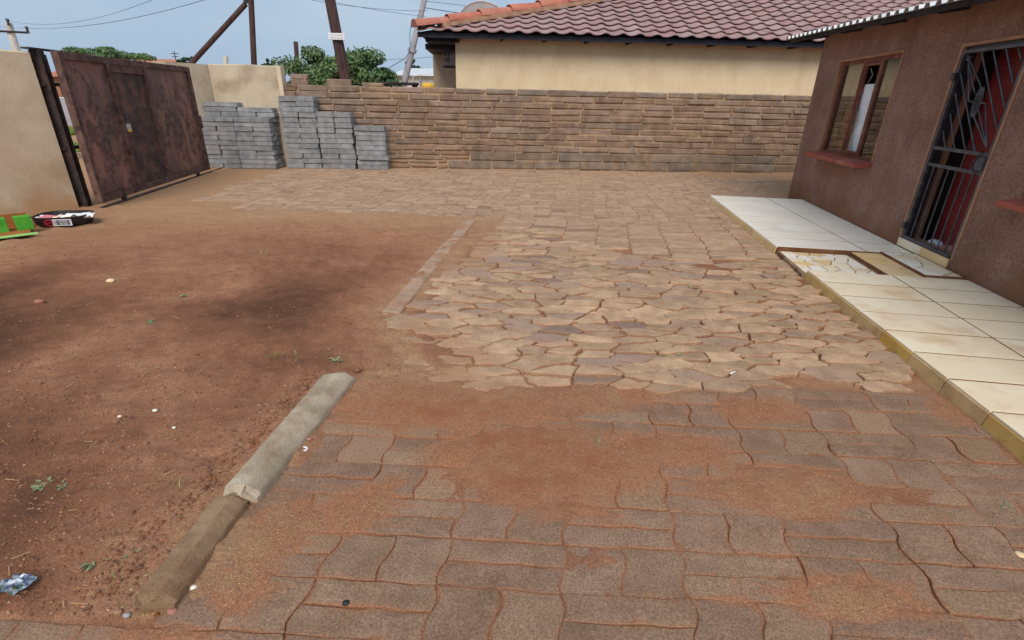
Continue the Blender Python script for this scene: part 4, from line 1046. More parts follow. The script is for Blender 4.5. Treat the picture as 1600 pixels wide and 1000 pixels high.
def stack(px0, px1, yf, py_top, nw, ndeep, label, group, courses, dp=.3, extra=()):
    n_ = V((0, 1, 0)); a_ = onp(px0, 230, (0, yf, 0), n_).x; b_ = onp(px1, 230, (0, yf, 0), n_).x
    zt = onp((px0 + px1) / 2, py_top, (0, yf, 0), n_).z; h_ = zt / courses; w_ = (b_ - a_) / nw
    for c in range(courses + len(extra)):
        sh = rq.gauss(0, .012)
        for j in range(ndeep):
            if c >= courses and j == 0: continue
            full = (c + j) % 2 == 1 and nw >= 2 and rq.random() < .55
            i = 0
            while i < nw:
                if c == courses + 2 and i > 1: break
                span = 2 if (full and i + 1 < nw) else 1
                if c == courses - 1 and j == 0 and rq.random() < .0: i += span; continue
                x = a_ + w_ * (i + span / 2) + sh + rq.gauss(0, .006)
                brick_at((x, yf + dp * (j + .5) + rq.gauss(0, .012), h_ * (c + .5)), (w_ * span - .012, dp - .012, h_ - .006), 0, course_label(label, c, courses, j, i, span, nw), group); i += span
stack(316, 426, 11.78, 183, 4, 2, 'widest stack', 'bricks of the widest stack', 11, .27, extra=(1, 1, 1))
stack(445, 499, 12.0, 150, 2, 1, 'tallest stack', 'bricks of the tallest stack', 14, .3)
stack(500, 553, 12.02, 175, 2, 1, 'middle-height stack', 'bricks of the middle-height stack', 11, .3)
stack(556, 603, 12.03, 197, 1, 1, 'shortest stack', 'bricks of the lowest stack', 9, .28)

# ------------------------------------------------------------------ neighbour's house beyond the wall
NO = 1.7                                                  # its wall stands this far behind the boundary wall
nh = empty('tiled_roof_house', BP(9, 5, 0), 'cream painted house with wavy red-brown roof tiles behind the brick wall', 'house')
na = bpix(712, 100, NO)[0]; EZ = bpix(900, 55, NO - .5)[1]; ES0 = bpix(652, 53, NO - .5)[0]; ES1 = 19.0
MB().box(BP((na + ES1 - .4) / 2, NO + .1, (EZ + .05) / 2), BAX, ((ES1 - .4 - na) / 2, .1, (EZ + .05) / 2)).build('wall', M['cream'], nh)
nb_ = bpix(677, 110, NO + 2.6)[0]
MB().box(BP((nb_ + na + 2) / 2, NO + 2.7, (EZ) / 2), BAX, ((na + 2 - nb_) / 2, .1, EZ / 2)).build('wing_wall', M['greycream_shaded'], nh)
MB().box(BP(na + .1, NO + 1.4, EZ / 2), BAX, (.1, 1.2, EZ / 2)).build('side_wall', M['greycream_shaded'], nh)
PT = R(25); bs = V((0, 0, 0)) + bn * math.cos(PT) + hz * math.sin(PT); bnn = bu.cross(bs)      # up-slope and roof normal
if bnn.z < 0: bnn = -bnn
RP0 = BP(ES0, NO - .5, EZ)
def RPt(a_, b_, h_=0): return RP0 + bu * a_ + bs * b_ + bnn * h_
def rpix(px, py):
    p = onp(px, py, RP0, bnn) - RP0; return p.dot(bu), p.dot(bs)
hp1 = rpix(900, 8); hs_ = hp1[0] / hp1[1]                # hip line: a = hs_*b
RL = 7.0; Wd = ES1 - ES0
print('neighbour', na, EZ, ES0, 'hip', hp1, hs_)
MB().prism([RPt(0, 0, -.03), RPt(Wd, 0, -.03), RPt(Wd, RL, -.03), RPt(hs_ * RL, RL, -.03)], bnn, -.05).build('roof_deck', M['eave_dark'], nh)
# hidden left slope of the hip
HC = RPt(hs_ * RL, RL, -.03); LB = BP(ES0 - .0, NO - .5 + 9, EZ)
MB().add([RPt(0, 0, -.03), HC, HC + bn * 3.5, LB], [(0, 1, 2, 3)]).build('end_slope', M['rooftile'], nh)
TW, TG = .42, .34
def tile_mesh():
    mb = MB(); N = 10; vs = []
    for y_, lift in ((0, .055), (TG * 1.12, .0)):
        for k in range(2):
            for i in range(N + 1):
                t = i / N; h_ = .042 * max(0, math.sin((t - .45) / .55 * math.pi)) if t > .45 else .010 * (math.cos(t / .45 * 2 * math.pi) * .5 - .5)
                vs.append((t * TW * 1.03, y_, h_ + lift - k * .022))
    n1 = N + 1; fs = []
    for i in range(N):
        fs += [(i, i + 1, 2 * n1 + i + 1, 2 * n1 + i), (n1 + i, 3 * n1 + i, 3 * n1 + i + 1, n1 + i + 1), (i, n1 + i, n1 + i + 1, i + 1)]
    fs += [(0, 2 * n1, 3 * n1, n1), (N, n1 + N, 3 * n1 + N, 2 * n1 + N)]
    me_ = bpy.data.meshes.new('roof_tile'); me_.from_pydata(vs, [], fs); me_.materials.append(M['rooftile']); me_.update(); return me_
TM = tile_mesh()
rotm = Matrix((bu, bs, bnn)).transposed(); roteul = rotm.to_euler()
rt_ = random.Random(6); cand = []
for r in range(int(RL / TG)):
    for c in range(int(Wd / TW)):
        a_, b_ = c * TW, r * TG - .04
        if a_ + TW * .55 < hs_ * (b_ + TG * .4): continue
        cand.append((r, a_, b_))
def roof_rank(t):
    P_ = RPt(t[1], t[2]); d_ = P_ - V((0, 0, CAM_H)); vis = P_.x < 5.2 + .46 * (t[0])
    return (0 if vis and t[0] < 12 else 1, t[0], t[1])
cand.sort(key=roof_rank)
for r, a_, b_ in cand[:295]:
    o = place('roof_tile', TM, nh, RPt(a_ + rt_.gauss(0, .004), b_ + rt_.gauss(0, .006), .0), roteul)
    o.rotation_euler.rotate_axis('Z', rt_.gauss(0, .006))
mb = MB(); tv = [v.co.copy() for v in TM.vertices]; tf = [tuple(p.vertices) for p in TM.polygons]
for r, a_, b_ in cand[295:]:
    mb.add([RPt(a_, b_, 0) + bu * q.x + bs * q.y + bnn * q.z for q in tv], tf, 0, rt_.random())
tag(mb.build('distant_roof_tile', M['rooftile'], nh, fix=False), kind='stuff')
# hip caps on a mortar bed
hdv = (RPt(hs_, 1) - RPt(0, 0)).normalized(); hnu = hdv.cross(hz).normalized(); hup = hnu.cross(hdv).normalized(); hl = (RPt(hs_ * RL, RL) - RPt(0, 0)).length
bed_ = MB(); bed_.box(RPt(hs_ * RL / 2, RL / 2, .03) + hdv * .3, (hdv, hnu, hup), (hl / 2 - .3, .20, .045)).build('hip_bed', M['bedding'], nh)
k = 0; t = -.05
while t < hl:
    mb = MB(); N = 9; L_ = .95; vs = []
    for y_, rr_ in ((0, .205), (L_, .165)):
        for th_ in (0, .025):
            for i in range(N + 1):
                an = math.pi * i / N; vs.append(RP0 + hdv * (t + y_) + hnu * math.cos(an) * (rr_ - th_) + hup * (math.sin(an) * (rr_ - th_) * .8 + .06 + (0 if y_ else .03)))
    n1 = N + 1; fs = []
    for i in range(N): fs += [(i, i + 1, 2 * n1 + i + 1, 2 * n1 + i), (n1 + i, n1 + i + 1, i + 1, i), (n1 + i, 3 * n1 + i, 3 * n1 + i + 1, n1 + i + 1), (2 * n1 + i, 2 * n1 + i + 1, 3 * n1 + i + 1, 3 * n1 + i)]
    if k == 0:
        fs.append(tuple(range(n1)))
    mb.add(vs, fs).build('hip_tile', M['hiptile'], nh); t += .86; k += 1
# fascia board in place of the eave shadow, soffit and rafter ends
MB().box(BP((ES0 + ES1) / 2, NO - .45, EZ - .085), BAX, (Wd / 2, .012, .04)).build('eave_shadow_board', M['eave_dark'], nh)  # dark strip standing in for the shadow below the tiles
MB().box(BP((ES0 + ES1) / 2 + .02, NO - .24, EZ - .03), BAX, (Wd / 2 - .05, .215, .012)).build('soffit', M['eave_dark'], nh)
for k in range(16):
    MB().box(BP(na + .1 + k * 1.05, NO - .22, EZ - .09), BAX, (.03, .22, .045)).build('rafter_end', M['timber'], nh)
MB().box(BP((ES0 + na) / 2 + .12, NO + 1.1, EZ - .12), BAX, ((na - ES0) / 2 - .02, 1.2, .06)).build('eave_beam', M['eave_dark'], nh)
MB().box(BP(na - .42, NO + 1.6, EZ - .22), BAX, (.40, .9, .06)).build('porch_beam', M['eave_dark'], nh)
# notice board with dark marks on the wing wall
mo = NO + 1.5
m0 = bpix(693, 79, mo); m1_ = bpix(711, 103, mo)
nbx = empty('meter_board', BP((m0[0] + m1_[0]) / 2, mo, m1_[1]), 'pale grey board with dark writing fixed under the neighbour roof corner', 'board')
MB().cbox(BP((m0[0] + m1_[0]) / 2, mo, (m0[1] + m1_[1]) / 2), BAX, ((m1_[0] - m0[0]) / 2, .05, (m0[1] - m1_[1]) / 2), .008).build('plate', M['greypole'], nbx)
mk = MB(); rr = random.Random(1); wq, hq = (m1_[0] - m0[0]), (m0[1] - m1_[1])
def stroke(x0, y0, x1, y1):
    p, q = BP(m0[0] + wq * x0, mo - .053, m0[1] - hq * y0), BP(m0[0] + wq * x1, mo - .053, m0[1] - hq * y1); d_ = (q - p).normalized()
    mk.box((p + q) / 2, (d_, bn, d_.cross(bn)), ((q - p).length / 2, .003, .014))
for l in ((.08, .12, .16, .25), (.26, .1, .16, .25), (.16, .25, .17, .4), (.36, .12, .5, .12), (.5, .12, .38, .26), (.38, .26, .52, .28), (.52, .28, .38, .42), (.6, .16, .8, .16), (.6, .22, .8, .22), (.12, .5, .12, .7), (.36, .5, .36, .7), (.36, .5, .5, .5), (.36, .6, .48, .6), (.36, .72, .48, .72)): stroke(*l)
mk.build('lettering', M['black'], nbx)
MB().box(BP((m0[0] + m1_[0]) / 2, mo, m1_[1] - .03), BAX, ((m1_[0] - m0[0]) / 2 + .02, .07, .02)).build('shelf', M['timber'], nbx)
MB().box(BP((m0[0] + m1_[0]) / 2 + .2, mo + .55, (m0[1] + m1_[1]) / 2), BAX, (.03, .5, .03)).build('bracket', M['timber'], nbx)
# satellite dish behind the hip
sdp = onp(758, 16, (0, 16.4, 0), V((0, 1, 0)))
sdr = empty('satellite_dish', sdp - hz * .6, 'pale satellite dish rim showing above the neighbour roof hip', 'dish')
mb = MB(); N = 28; vs = []; rim = .86
ddir = V((.25, .75, .6)).normalized(); du_ = ddir.orthogonal().normalized(); dv_ = ddir.cross(du_)
for rr_ in (0, .35, .7, 1.0):
    for i in range(N): vs.append(sdp - hz * .62 + (du_ * math.cos(2 * math.pi * i / N) + dv_ * math.sin(2 * math.pi * i / N)) * rim * rr_ + ddir * .16 * rr_ * rr_)
mb.add(vs, [(r * N + i, r * N + (i + 1) % N, (r + 1) * N + (i + 1) % N, (r + 1) * N + i) for r in range(3) for i in range(N)]).build('reflector', M['dish'], sdr, smooth=True)
MB().path([vs[3 * N + i] for i in range(N)] + [vs[3 * N]], .018, 6).build('rim', M['dish'], sdr)
MB().tube(sdp - hz * 1.5, sdp - hz * .6, .03).build('mast', M['greypole'], sdr)

# ------------------------------------------------------------------ poles, wires
def pole_px(name, pb, pt, Y, r0, r1, mat, label, foot=True, cat='pole'):
    nY = V((0, 1, 0)); a_ = onp(*pb, (0, Y, 0), nY); b_ = onp(*pt, (0, Y, 0), nY)
    d_ = (b_ - a_).normalized(); g_ = a_ - d_ * (a_.z / d_.z)
    root = empty(name, g_, label, cat); b_ = b_ + d_ * .0
    mb = MB(); n = 7; rr = random.Random(len(name))
    for k in range(n):
        p, q = g_.lerp(b_, k / n), g_.lerp(b_, (k + 1) / n)
        mb.tube(p, q, r0 + (r1 - r0) * k / n, r0 + (r1 - r0) * (k + 1) / n, 12, cap=(k in (0, n - 1)))
    mb.build('shaft', M[mat], root, smooth=False); return root, g_, b_, d_
p1, p1g, p1t, p1d = pole_px('utility_pole', (397, 100), (389, -70), 17.0, .09, .075, 'polewood', 'upright dark brown utility pole with a strut behind the corner wall')
nY = V((0, 1, 0))
p1top = onp(384, 6, (0, 17.0, 0), nY); st_b = onp(300, 98, (0, 17.0, 0), nY); dst = (st_b - p1top).normalized(); st_g = p1top + dst * (p1top.z / -dst.z)
tag(MB().tube(st_g, p1top, .075, .07, 12).build('strut_pole', M['polewood'], origin=st_g), 'slanting dark brown strut propping the utility pole by the corner wall', 'pole')
MB().tube(onp(386, 3, (0, 17.0, 0), nY) - hz * .03, onp(386, 3, (0, 17.0, 0), nY) + hz * .10, .095, .095, 12).build('band', M['blacksteel'], p1)
p2, p2g, p2t, p2d = pole_px('utility_pole', (541, 132), (508, -40), 14.6, .15, .125, 'polewood', 'thick leaning brown utility pole with a small white plate')
sc = onp(526, 57, (0, 14.42, 0), nY)
MB().cbox(sc, X3, (.21, .012, .075), .006).build('plate', M['white'], p2)
mk = MB()
for k in range(2):
    for i in range(4): mk.box(sc + V((-.12 + i * .08, -.014, .03 - k * .06)), X3, (.03, .002, .006))
mk.build('plate_marks', M['greypole'], p2)
p3, p3g, p3t, p3d = pole_px('service_pole', (631, 132), (668, -20), 19.5, .13, .085, 'greypole', 'thin pale grey service pole leaning beside the neighbour roof')
for f in (.35, .62): MB().tube(p3g.lerp(p3t, f) - p3d * .06, p3g.lerp(p3t, f) + p3d * .06, .15, .15, 10).build('band', M['greypole'], p3)
mb = MB(); pts = []
for q in ((643, 33), (641, 48), (640, 58), (641, 72), (637, 86), (632, 92), (620, 99), (606, 107)): pts.append(onp(*q, (0, 19.3, 0), nY))
tag(mb.path(pts, .012, 5).build('service_cable', M['wire']), 'slack cable hanging down the pale service pole', 'cable')
p4, _, p4t, _ = pole_px('stub_pole', (464, 92), (462, 65), 27.0, .10, .10, 'polewood', 'short weathered pole top poking above the leafy tree')
p5, p5g, p5t, p5d = pole_px('cross_arm_pole', (26, 80), (13, 36), 30.0, .20, .16, 'farwall', 'pale power pole with a crossarm standing beyond the street wall')
ca0, ca1 = onp(-14, 48, (0, 29.8, 0), nY), onp(43, 51, (0, 29.8, 0), nY)
MB().tube(ca0, ca1, .05, .05, 8).build('crossarm', M['timber'], p5)
for q in ((43, 48), (13, 36)):
    c_ = onp(*q, (0, 29.8, 0), nY)
    MB().tube(c_ - hz * .12, c_ + hz * .1, .07, .05, 8).tube(c_ + hz * .1, c_ + hz * .2, .09, .06, 8).build('insulator', M['blacksteel'], p5)
p6, _, _, _ = pole_px('stub_pole', (353, 105), (353, 87), 26.0, .10, .10, 'farwall', 'short pale post top showing above the stained corner wall')
def wire(name, a_, b_, sag, label, r=.012):
    mb = MB(); pts = []
    for i in range(17):
        t = i / 16; p = a_.lerp(b_, t); pts.append(p - hz * sag * 4 * t * (1 - t))
    tag(mb.path(pts, r * .6, 5).build(name, M['wire'], origin=a_), label, 'wire', 'overhead wires')
wp = lambda px, py, Y: onp(px, py, (0, Y, 0), nY)
wire('power_line', wp(43, 44, 29.8), wp(400, -26, 17.2), .35, 'overhead wire from the crossarm tip towards the strutted pole', .012)
wire('power_line', wp(14, 33, 29.8), wp(300, -28, 17.2), .5, 'overhead wire from the crossarm pole top towards the strutted pole', .012)
wire('power_line', wp(-10, 40, 29.8), wp(392, -24, 17.2), .5, 'overhead wire from the crossarm middle towards the strutted pole', .010)
wire('power_line', wp(395, -20, 17.2), wp(668, 17, 19.5), .15, 'upper overhead wire between the strutted pole and the pale service pole', .011)
wire('power_line', wp(380, -30, 17.2), wp(666, 26, 19.5), .1, 'lower overhead wire between the strutted pole and the pale service pole', .010)
wire('power_line', wp(664, 12, 19.4), wp(790, 29, 17.5), .02, 'thick dark wire from the service pole to the neighbour roof', .022)
wire('power_line', wp(667, 2, 19.5), wp(900, 22, 30), .05, 'highest thin wire running from the service pole behind the tiled roof', .014)
wire('power_line', wp(560, 94, 34), wp(700, 87, 34), .05, 'low distant wire crossing behind the pale service pole', .022)

# ------------------------------------------------------------------ trees
def tree(name, c, base, radii, nleaf, leaf, mat, label, seed, clumps=26, group=None, trunk=.14):
    rr = random.Random(seed); root = empty(name, base, label, 'tree', group); c = V(c); base = V(base)
    tr = MB(); fork = base.lerp(c, .55)
    tr.tube(base - hz * .05, fork, trunk, trunk * .7, 9)
    cl_ = []
    for k in range(clumps):
        while True:
            q = V((rr.uniform(-1, 1), rr.uniform(-1, 1), rr.uniform(-.9, 1)))
            if .25 < q.length < 1: break
        cl_.append((c + V((q.x * radii[0], q.y * radii[1], q.z * radii[2])), rr.uniform(.14, .36)))
    for p, r in cl_[:max(5, clumps // 3)]:
        mid = fork.lerp(p, .5) + V((rr.gauss(0, .1), rr.gauss(0, .1), .1)); tr.tube(fork, mid, trunk * .45, trunk * .25, 6); tr.tube(mid, p, trunk * .25, trunk * .08, 6)
    tr.build('trunk', M['bark'], root)
    cr = MB()
    for k in range(nleaf):
        p, r = rr.choice(cl_); q = V((rr.gauss(0, 1), rr.gauss(0, 1), rr.gauss(0, .8))); q = q.normalized() * (rr.random() ** .45)
        P_ = p + V((q.x * radii[0] * r, q.y * radii[1] * r, q.z * radii[2] * r * 1.05))
        nrm = (q + V((rr.gauss(0, .5), rr.gauss(0, .5), rr.gauss(.5, .5)))).normalized(); u_ = nrm.orthogonal().normalized(); u_.rotate(Matrix.Rotation(rr.uniform(0, 6.28), 3, nrm)); v_ = nrm.cross(u_)
        l = leaf * rr.uniform(.6, 1.3); ww = l * .45
        cr.add([P_ - u_ * l * .5, P_ + v_ * ww * .5 + nrm * .1 * l, P_ + u_ * l * .5 - nrm * .12 * l, P_ - v_ * ww * .5 + nrm * .1 * l], [(0, 1, 2, 3)], 0, rr.random())
    cr.build('crown', M[mat], root, fix=False); return root
TY = 19.0
tc = wp(525, 112, TY)
tree('leafy_tree', tc + V((0, 0, -.1)), (tc.x + .2, TY, 0), (1.75, 1.2, .92), 16000, .15, 'leaf', 'dense bushy green tree behind the brick wall and leaning pole', 5, 40, 'trees beyond the walls')
t2 = wp(165, 86, 40)
tree('street_tree', t2 + V((0, 0, .0)), (t2.x, 40, 0), (3.0, 1.5, .75), 7000, .22, 'leaf', 'flat-topped green tree rising above the rusty gate', 9, 26, 'trees beyond the walls')
t3 = wp(418, 100, 36); tree('street_tree', t3, (t3.x, 36, 0), (.5, .5, .6), 500, .2, 'leafdark', 'small dark tree tip above the stained corner wall', 12, 8, 'trees beyond the walls', .07)
t4 = wp(292, 97, 46); tree('street_tree', t4, (t4.x, 46, 0), (.7, .6, .5), 500, .25, 'leafdark', 'small distant tree top beside the slanting strut pole', 13, 8, 'trees beyond the walls', .08)
t5 = wp(650, 103, 60); tree('street_tree', t5, (t5.x, 60, 0), (1.1, 1, .7), 600, .4, 'leafdark', 'tiny dark distant tree beside the pale service pole', 14, 8, 'trees beyond the walls', .12)

# ------------------------------------------------------------------ buildings further off
def shed(name, pxl, pxr, pyt, Y, dep, wallm, roofm, label, ov=.25, roof_h=.5, doorwin=True):
    a_, b_ = wp(pxl, pyt, Y), wp(pxr, pyt, Y); zt = (a_.z + b_.z) / 2 - roof_h; wd = (b_.x - a_.x) / 2 - ov; cx = (a_.x + b_.x) / 2
    root = empty(name, (cx, Y + dep / 2, 0), label, 'house', 'buildings beyond the walls')
    MB().box((cx, Y + dep / 2, zt / 2), X3, (wd, dep / 2, zt / 2)).build('wall', M[wallm], root)
    mb = MB(); v = [(cx - wd - ov, Y - ov, zt), (cx + wd + ov, Y - ov, zt), (cx + wd + ov, Y + dep + ov, zt), (cx - wd - ov, Y + dep + ov, zt), (cx - wd * .6, Y + dep / 2, zt + roof_h), (cx + wd * .6, Y + dep / 2, zt + roof_h)]
    mb.add(v, [(0, 1, 5, 4), (1, 2, 5), (2, 3, 4, 5), (3, 0, 4), (0, 3, 2, 1)]).build('roof', M[roofm], root)
    if doorwin:
        for f in (-.45, .4):
            wi = MB().box((cx + wd * f, Y - .012, zt * .6), X3, (.5, .015, .45)).build('window', M['framewood'], root)
            MB().box((cx + wd * f, Y - .03, zt * .6), X3, (.44, .004, .39)).build('pane', M['glass'], wi)
    return root
far1 = shed('far_house', 600, 720, 103, 31, 5, 'farwall', 'farroof', 'low pale house with a light metal roof behind the service pole', .3, .5)
# carport of light sheets in front of it
cpa, cpb = wp(645, 118, 26), wp(690, 112, 26)
cp_ = empty('carport', ((cpa.x + cpb.x) / 2, 26.5, 0), 'pale sheet carport roof in front of the low pale house', 'carport', 'buildings beyond the walls')
MB().add([cpa, cpb, cpb + V((0, 2, .35)), cpa + V((0, 2, .35)), cpa - hz * .04, cpb - hz * .04, cpb + V((0, 2, .31)), cpa + V((0, 2, .31))], [(0, 1, 2, 3), (4, 7, 6, 5), (0, 4, 5, 1), (1, 5, 6, 2), (2, 6, 7, 3), (3, 7, 4, 0)]).build('roof_sheet', M['farroof'], cp_)
for P_ in (cpa, cpb, cpa + V((0, 2, .31)), cpb + V((0, 2, .31))): MB().tube((P_.x, P_.y, 0), (P_.x, P_.y, P_.z - .02), .05, n=8).build('leg', M['greypole'], cp_)
cwl = wp(640, 121, 28.5); cwr = wp(690, 121, 28.5)
shed('far_house', 150, 270, 88, 52, 7, 'brownwall', 'redroof', 'distant house with a reddish roof peeping above the rusty gate', .4, 1.2)
an = wp(248, 86, 53); tag(MB().tube((an.x, 55.5, an.z - .6), (an.x, 55.5, an.z + .5), .04, n=6).tube((an.x - .4, 55.5, an.z + .3), (an.x + .4, 55.5, an.z + .3), .03, n=6).tube((an.x - .3, 55.5, an.z + .05), (an.x + .3, 55.5, an.z + .05), .03, n=6).build('roof_aerial', M['timber']), 'small aerial on the reddish distant roof', 'aerial')
# dark box and yellow box standing behind the wall top
bx = wp(613, 132, 13.6)
bench = empty('scrap_bench', (bx.x, 13.6, 0), 'dark timber bench top showing behind the brick wall near the service pole', 'bench')
za = bx.z
MB().cbox((bx.x + .2, 13.6, za + .02), X3, (.42, .2, .03), .01).build('top', M['timber'], bench)
for i in (-1, 1): MB().box((bx.x + .2 + i * .35, 13.6, (za - .01) / 2), X3, (.04, .15, (za - .01) / 2)).build('leg', M['timber'], bench)
yx0, yx1 = wp(655, 131, 22), wp(677, 131, 22)
yb = empty('yellow_van', ((yx0.x + yx1.x) / 2, 22.9, 0), 'yellow vehicle roof with orange marks just showing over the brick wall', 'van')
yc, yh = (yx0.x + yx1.x) / 2, (yx1.x - yx0.x) / 2
MB().cbox((yc, 23.4, 1.0), X3, (yh, 1.4, .62), .15).build('body', M['yellow'], yb)
MB().cbox((yc, 23.4, 1.58), X3, (yh * .9, 1.2, yx0.z + .05 - 1.58 if yx0.z + .05 - 1.58 > .1 else .14), .1).build('roof', M['yellow'], yb)
for i in range(3): MB().box((yc - yh * .5 + i * yh * .5, 22.18, 1.62), X3, (.10, .006, .05)).build('roof_mark', M['orange'], yb)
for i in (-1, 1):
    for j in (-1, 1): MB().tube((yc + i * (yh - .12), 23.4 + j * .9, .30), (yc + i * (yh + .02), 23.4 + j * .9, .30), .30, n=14).build('wheel', M['black'], yb)

# --- the street seen through the gap beside the gate
ks = G(128, 247); rdir = V((.25, 1, 0)).normalized()
kb0, kb1 = G(60, 252), G(190, 243)
kd = (kb1 - kb0).normalized(); kn = V((-kd.y, kd.x, 0))
kk = empty('street_kerb', (kb0 + kb1) / 2, 'pale roadside kerb with grass behind it seen through the gate gap', 'kerb')
for i in range(-3, 7):
    MB().cbox(kb0 + kd * (i + .5) * 1.0 + hz * .05, (kd, kn, hz), (.49, .08, .09), .02).build('kerb_stone', M['concrete'], kk)
def grass_strip(pa, pb, width, n, seed):
    rr = random.Random(seed); mb = MB(); d_ = (pb - pa); q = V((-d_.y, d_.x, 0)).normalized()
    for i in range(n):
        p = pa + d_ * rr.random() + q * rr.uniform(0, width); h_ = rr.uniform(.08, .2); a_ = rr.uniform(0, 6.28); e = V((math.cos(a_), math.sin(a_), 0)) * .03; l = V((rr.gauss(0, .05), rr.gauss(0, .05), 0))
        mb.add([p - e - hz * .02, p + e - hz * .02, p + l + hz * h_], [(0, 1, 2)], 0, rr.random())
    tag(mb.build('grass', M['grassgreen'], fix=False), 'bright green roadside grass seen through the gate gap', 'grass', kind='stuff')
grass_strip(G(60, 246), G(190, 238), 2.2, 9000, 1)
grass_strip(G(60, 213), G(190, 208), 3.0, 7000, 2)
fw0, fw1 = G(40, 200), G(200, 192); fw0.z = fw1.z = 0
fz = height_at(G(120, 196), 152)
fw = plaster_wall('white_wall', fw0, fw1, fz, fz, .2, 1, M['white'], 'white painted garden wall across the street seen through the gate gap')
bw0, bw1 = wp(60, 196, 32), wp(200, 190, 32)
shed('far_house', 55, 175, 92, 34, 6, 'brownwall', 'redroof', 'brown house with red roof across the street behind the white wall', .4, 1.0)

# ------------------------------------------------------------------ things lying on the ground
def gz(x, y): return zs(x, y)
# black tub with papers and a barcode sticker
tc0 = G(42, 357); tc1 = G(128, 355); tcx = (tc0 + tc1) / 2; td = (tc1 - tc0).normalized(); tn = V((-td.y, td.x, 0)); tl = (tc1 - tc0).length / 2
tz = max(.0, gz(tcx.x, tcx.y)) + .004
tub = empty('plastic_tub', tcx + hz * tz, 'shallow black oval plastic tub of papers lying by the beige street wall', 'tub')
def oval(rx, ry, z, n=28): return [tcx + tn * .24 + td * math.copysign(abs(math.cos(a)) ** .6, math.cos(a)) * rx + tn * math.copysign(abs(math.sin(a)) ** .75, math.sin(a)) * ry + hz * (tz + z) for a in np.linspace(0, 2 * math.pi, n, endpoint=False)]
rings = [oval(tl * .90, .20, 0), oval(tl * .97, .235, .05), oval(tl, .25, .115), oval(tl * .965, .232, .118), oval(tl * .93, .21, .04), oval(tl * .86, .18, .014)]
vs = [p for r in rings for p in r]; n = 28
MB().add(vs, [(r * n + i, r * n + (i + 1) % n, (r + 1) * n + (i + 1) % n, (r + 1) * n + i) for r in range(5) for i in range(n)] + [tuple(range(n))[::-1], tuple(range(5 * n, 6 * n))]).build('tub_body', M['black'], tub)
tf = lambda a_, z_: tcx + td * a_ * tl + hz * (tz + z_) + tn * (.005 - .02 * (z_ / .1))
pS = tcx + td * tl * .35 + tn * (.24 - .243) + hz * (tz + .06)
MB().box(pS, (td, tn, hz), (.10, .004, .038)).build('barcode_label', M['white'], tub)
mk = MB(); rr = random.Random(2); x = -.085
while x < .085:
    wv = rr.choice((.003, .005, .008)); mk.box(pS - tn * .005 + td * (x + wv / 2), (td, tn, hz), (wv / 2, .001, .030)); x += wv + rr.choice((.003, .006))
mk.build('barcode_bars', M['black'], tub)
pR = tcx + td * tl * -.12 - tn * .006 + hz * (tz + .058)
MB().path([pR + td * .05 * math.cos(a) + hz * .034 * math.sin(a) for a in np.linspace(.5, 5.6, 14)], .006, 5).tube(pR - td * .045, pR + td * .045, .005, n=5).build('round_logo', M['redpaint'], tub)
rr = random.Random(3)
for k, (f, mt, lb) in enumerate(((.62, 'white', 'crumpled white paper at the end of the black tub'), (.30, 'tile', 'cream paper lying in the middle of the black tub'), (-.18, 'pink', 'pink and red paper in the black tub above its round logo'), (-.55, 'white', 'white folded paper in the black tub beside the green carton'))):
    c_ = tcx + tn * .22 + td * tl * f + hz * (tz + .055); vs = []
    for i in range(5):
        for j in range(5): vs.append(c_ + td * (i - 2) * .085 + tn * (j - 2) * .05 + hz * (rr.uniform(-.01, .05) + (.03 if k == 0 else 0)))
    mb = MB(); mb.add(vs + [v - hz * .004 for v in vs], [(i * 5 + j, (i + 1) * 5 + j, (i + 1) * 5 + j + 1, i * 5 + j + 1) for i in range(4) for j in range(4)])
    tag(mb.build('paper_sheet', M[mt]), lb, 'paper', 'papers in the black tub')
# opened green carton
g0, g1 = G(-14, 381), G(62, 371); gd_ = (g1 - g0).normalized(); gn_ = V((-gd_.y, gd_.x, 0)); gl_ = (g1 - g0).length
cz0 = gz((g0.x + g1.x) / 2, (g0.y + g1.y) / 2) + .012
car = empty('open_carton', (g0 + g1) / 2 + hz * cz0, 'opened green and brown cardboard carton lying beside the black tub', 'carton')
D_ = .62
def cp(a_, b_, z_): return g0 + gd_ * a_ * gl_ + gn_ * b_ * D_ + hz * (cz0 + z_)
MB().prism([cp(-.1, .06, .004), cp(.86, .06, .004), cp(.98, 1, .004), cp(.0, 1, .004)], hz, .006).build('bottom', M['card'], car)
MB().prism([cp(-.1, -.02, .012), cp(1.0, -.02, .012), cp(1.0, .10, .018), cp(-.1, .10, .018)], hz, .006).build('front_flap', M['greenpale'], car)
MB().prism([cp(.02, 1.0, .01), cp(1.0, 1.0, .01), cp(1.0, 1.0, .16), cp(.02, 1.0, .16)], gn_, .008).build('back_panel', M['card'], car)
for a_ in (.30, .84):
    MB().cbox(cp(a_, .62, .085), (gd_, gn_, hz), (.075, .06, .08), .005).build('side_block', M['greenpaint'], car)
MB().box(cp(.99, .66, .08), (gd_, gn_, hz), (.015, .07, .075)).build('end_panel', M['tile'], car)
# shiny wrapper
wc = G(28, 926); wz_ = gz(wc.x, wc.y); rr = random.Random(6); vs = []
for i in range(8):
    for j in range(7):
        x, y = (i / 7 - .5), (j / 6 - .5); e = 1 - .35 * abs(y) * 2
        vs.append(wc + V((x * .115 * e + y * .02, y * .07, .008 + wz_ + abs(rr.gauss(0, .012)) + .012 * (1 - abs(2 * x)))))
tag(MB().add(vs, [(i * 7 + j, (i + 1) * 7 + j, (i + 1) * 7 + j + 1, i * 7 + j + 1) for i in range(7) for j in range(6)]).build('foil_wrapper', M['foil']), 'crumpled shiny blue and silver wrapper lying on the dark soil', 'wrapper')
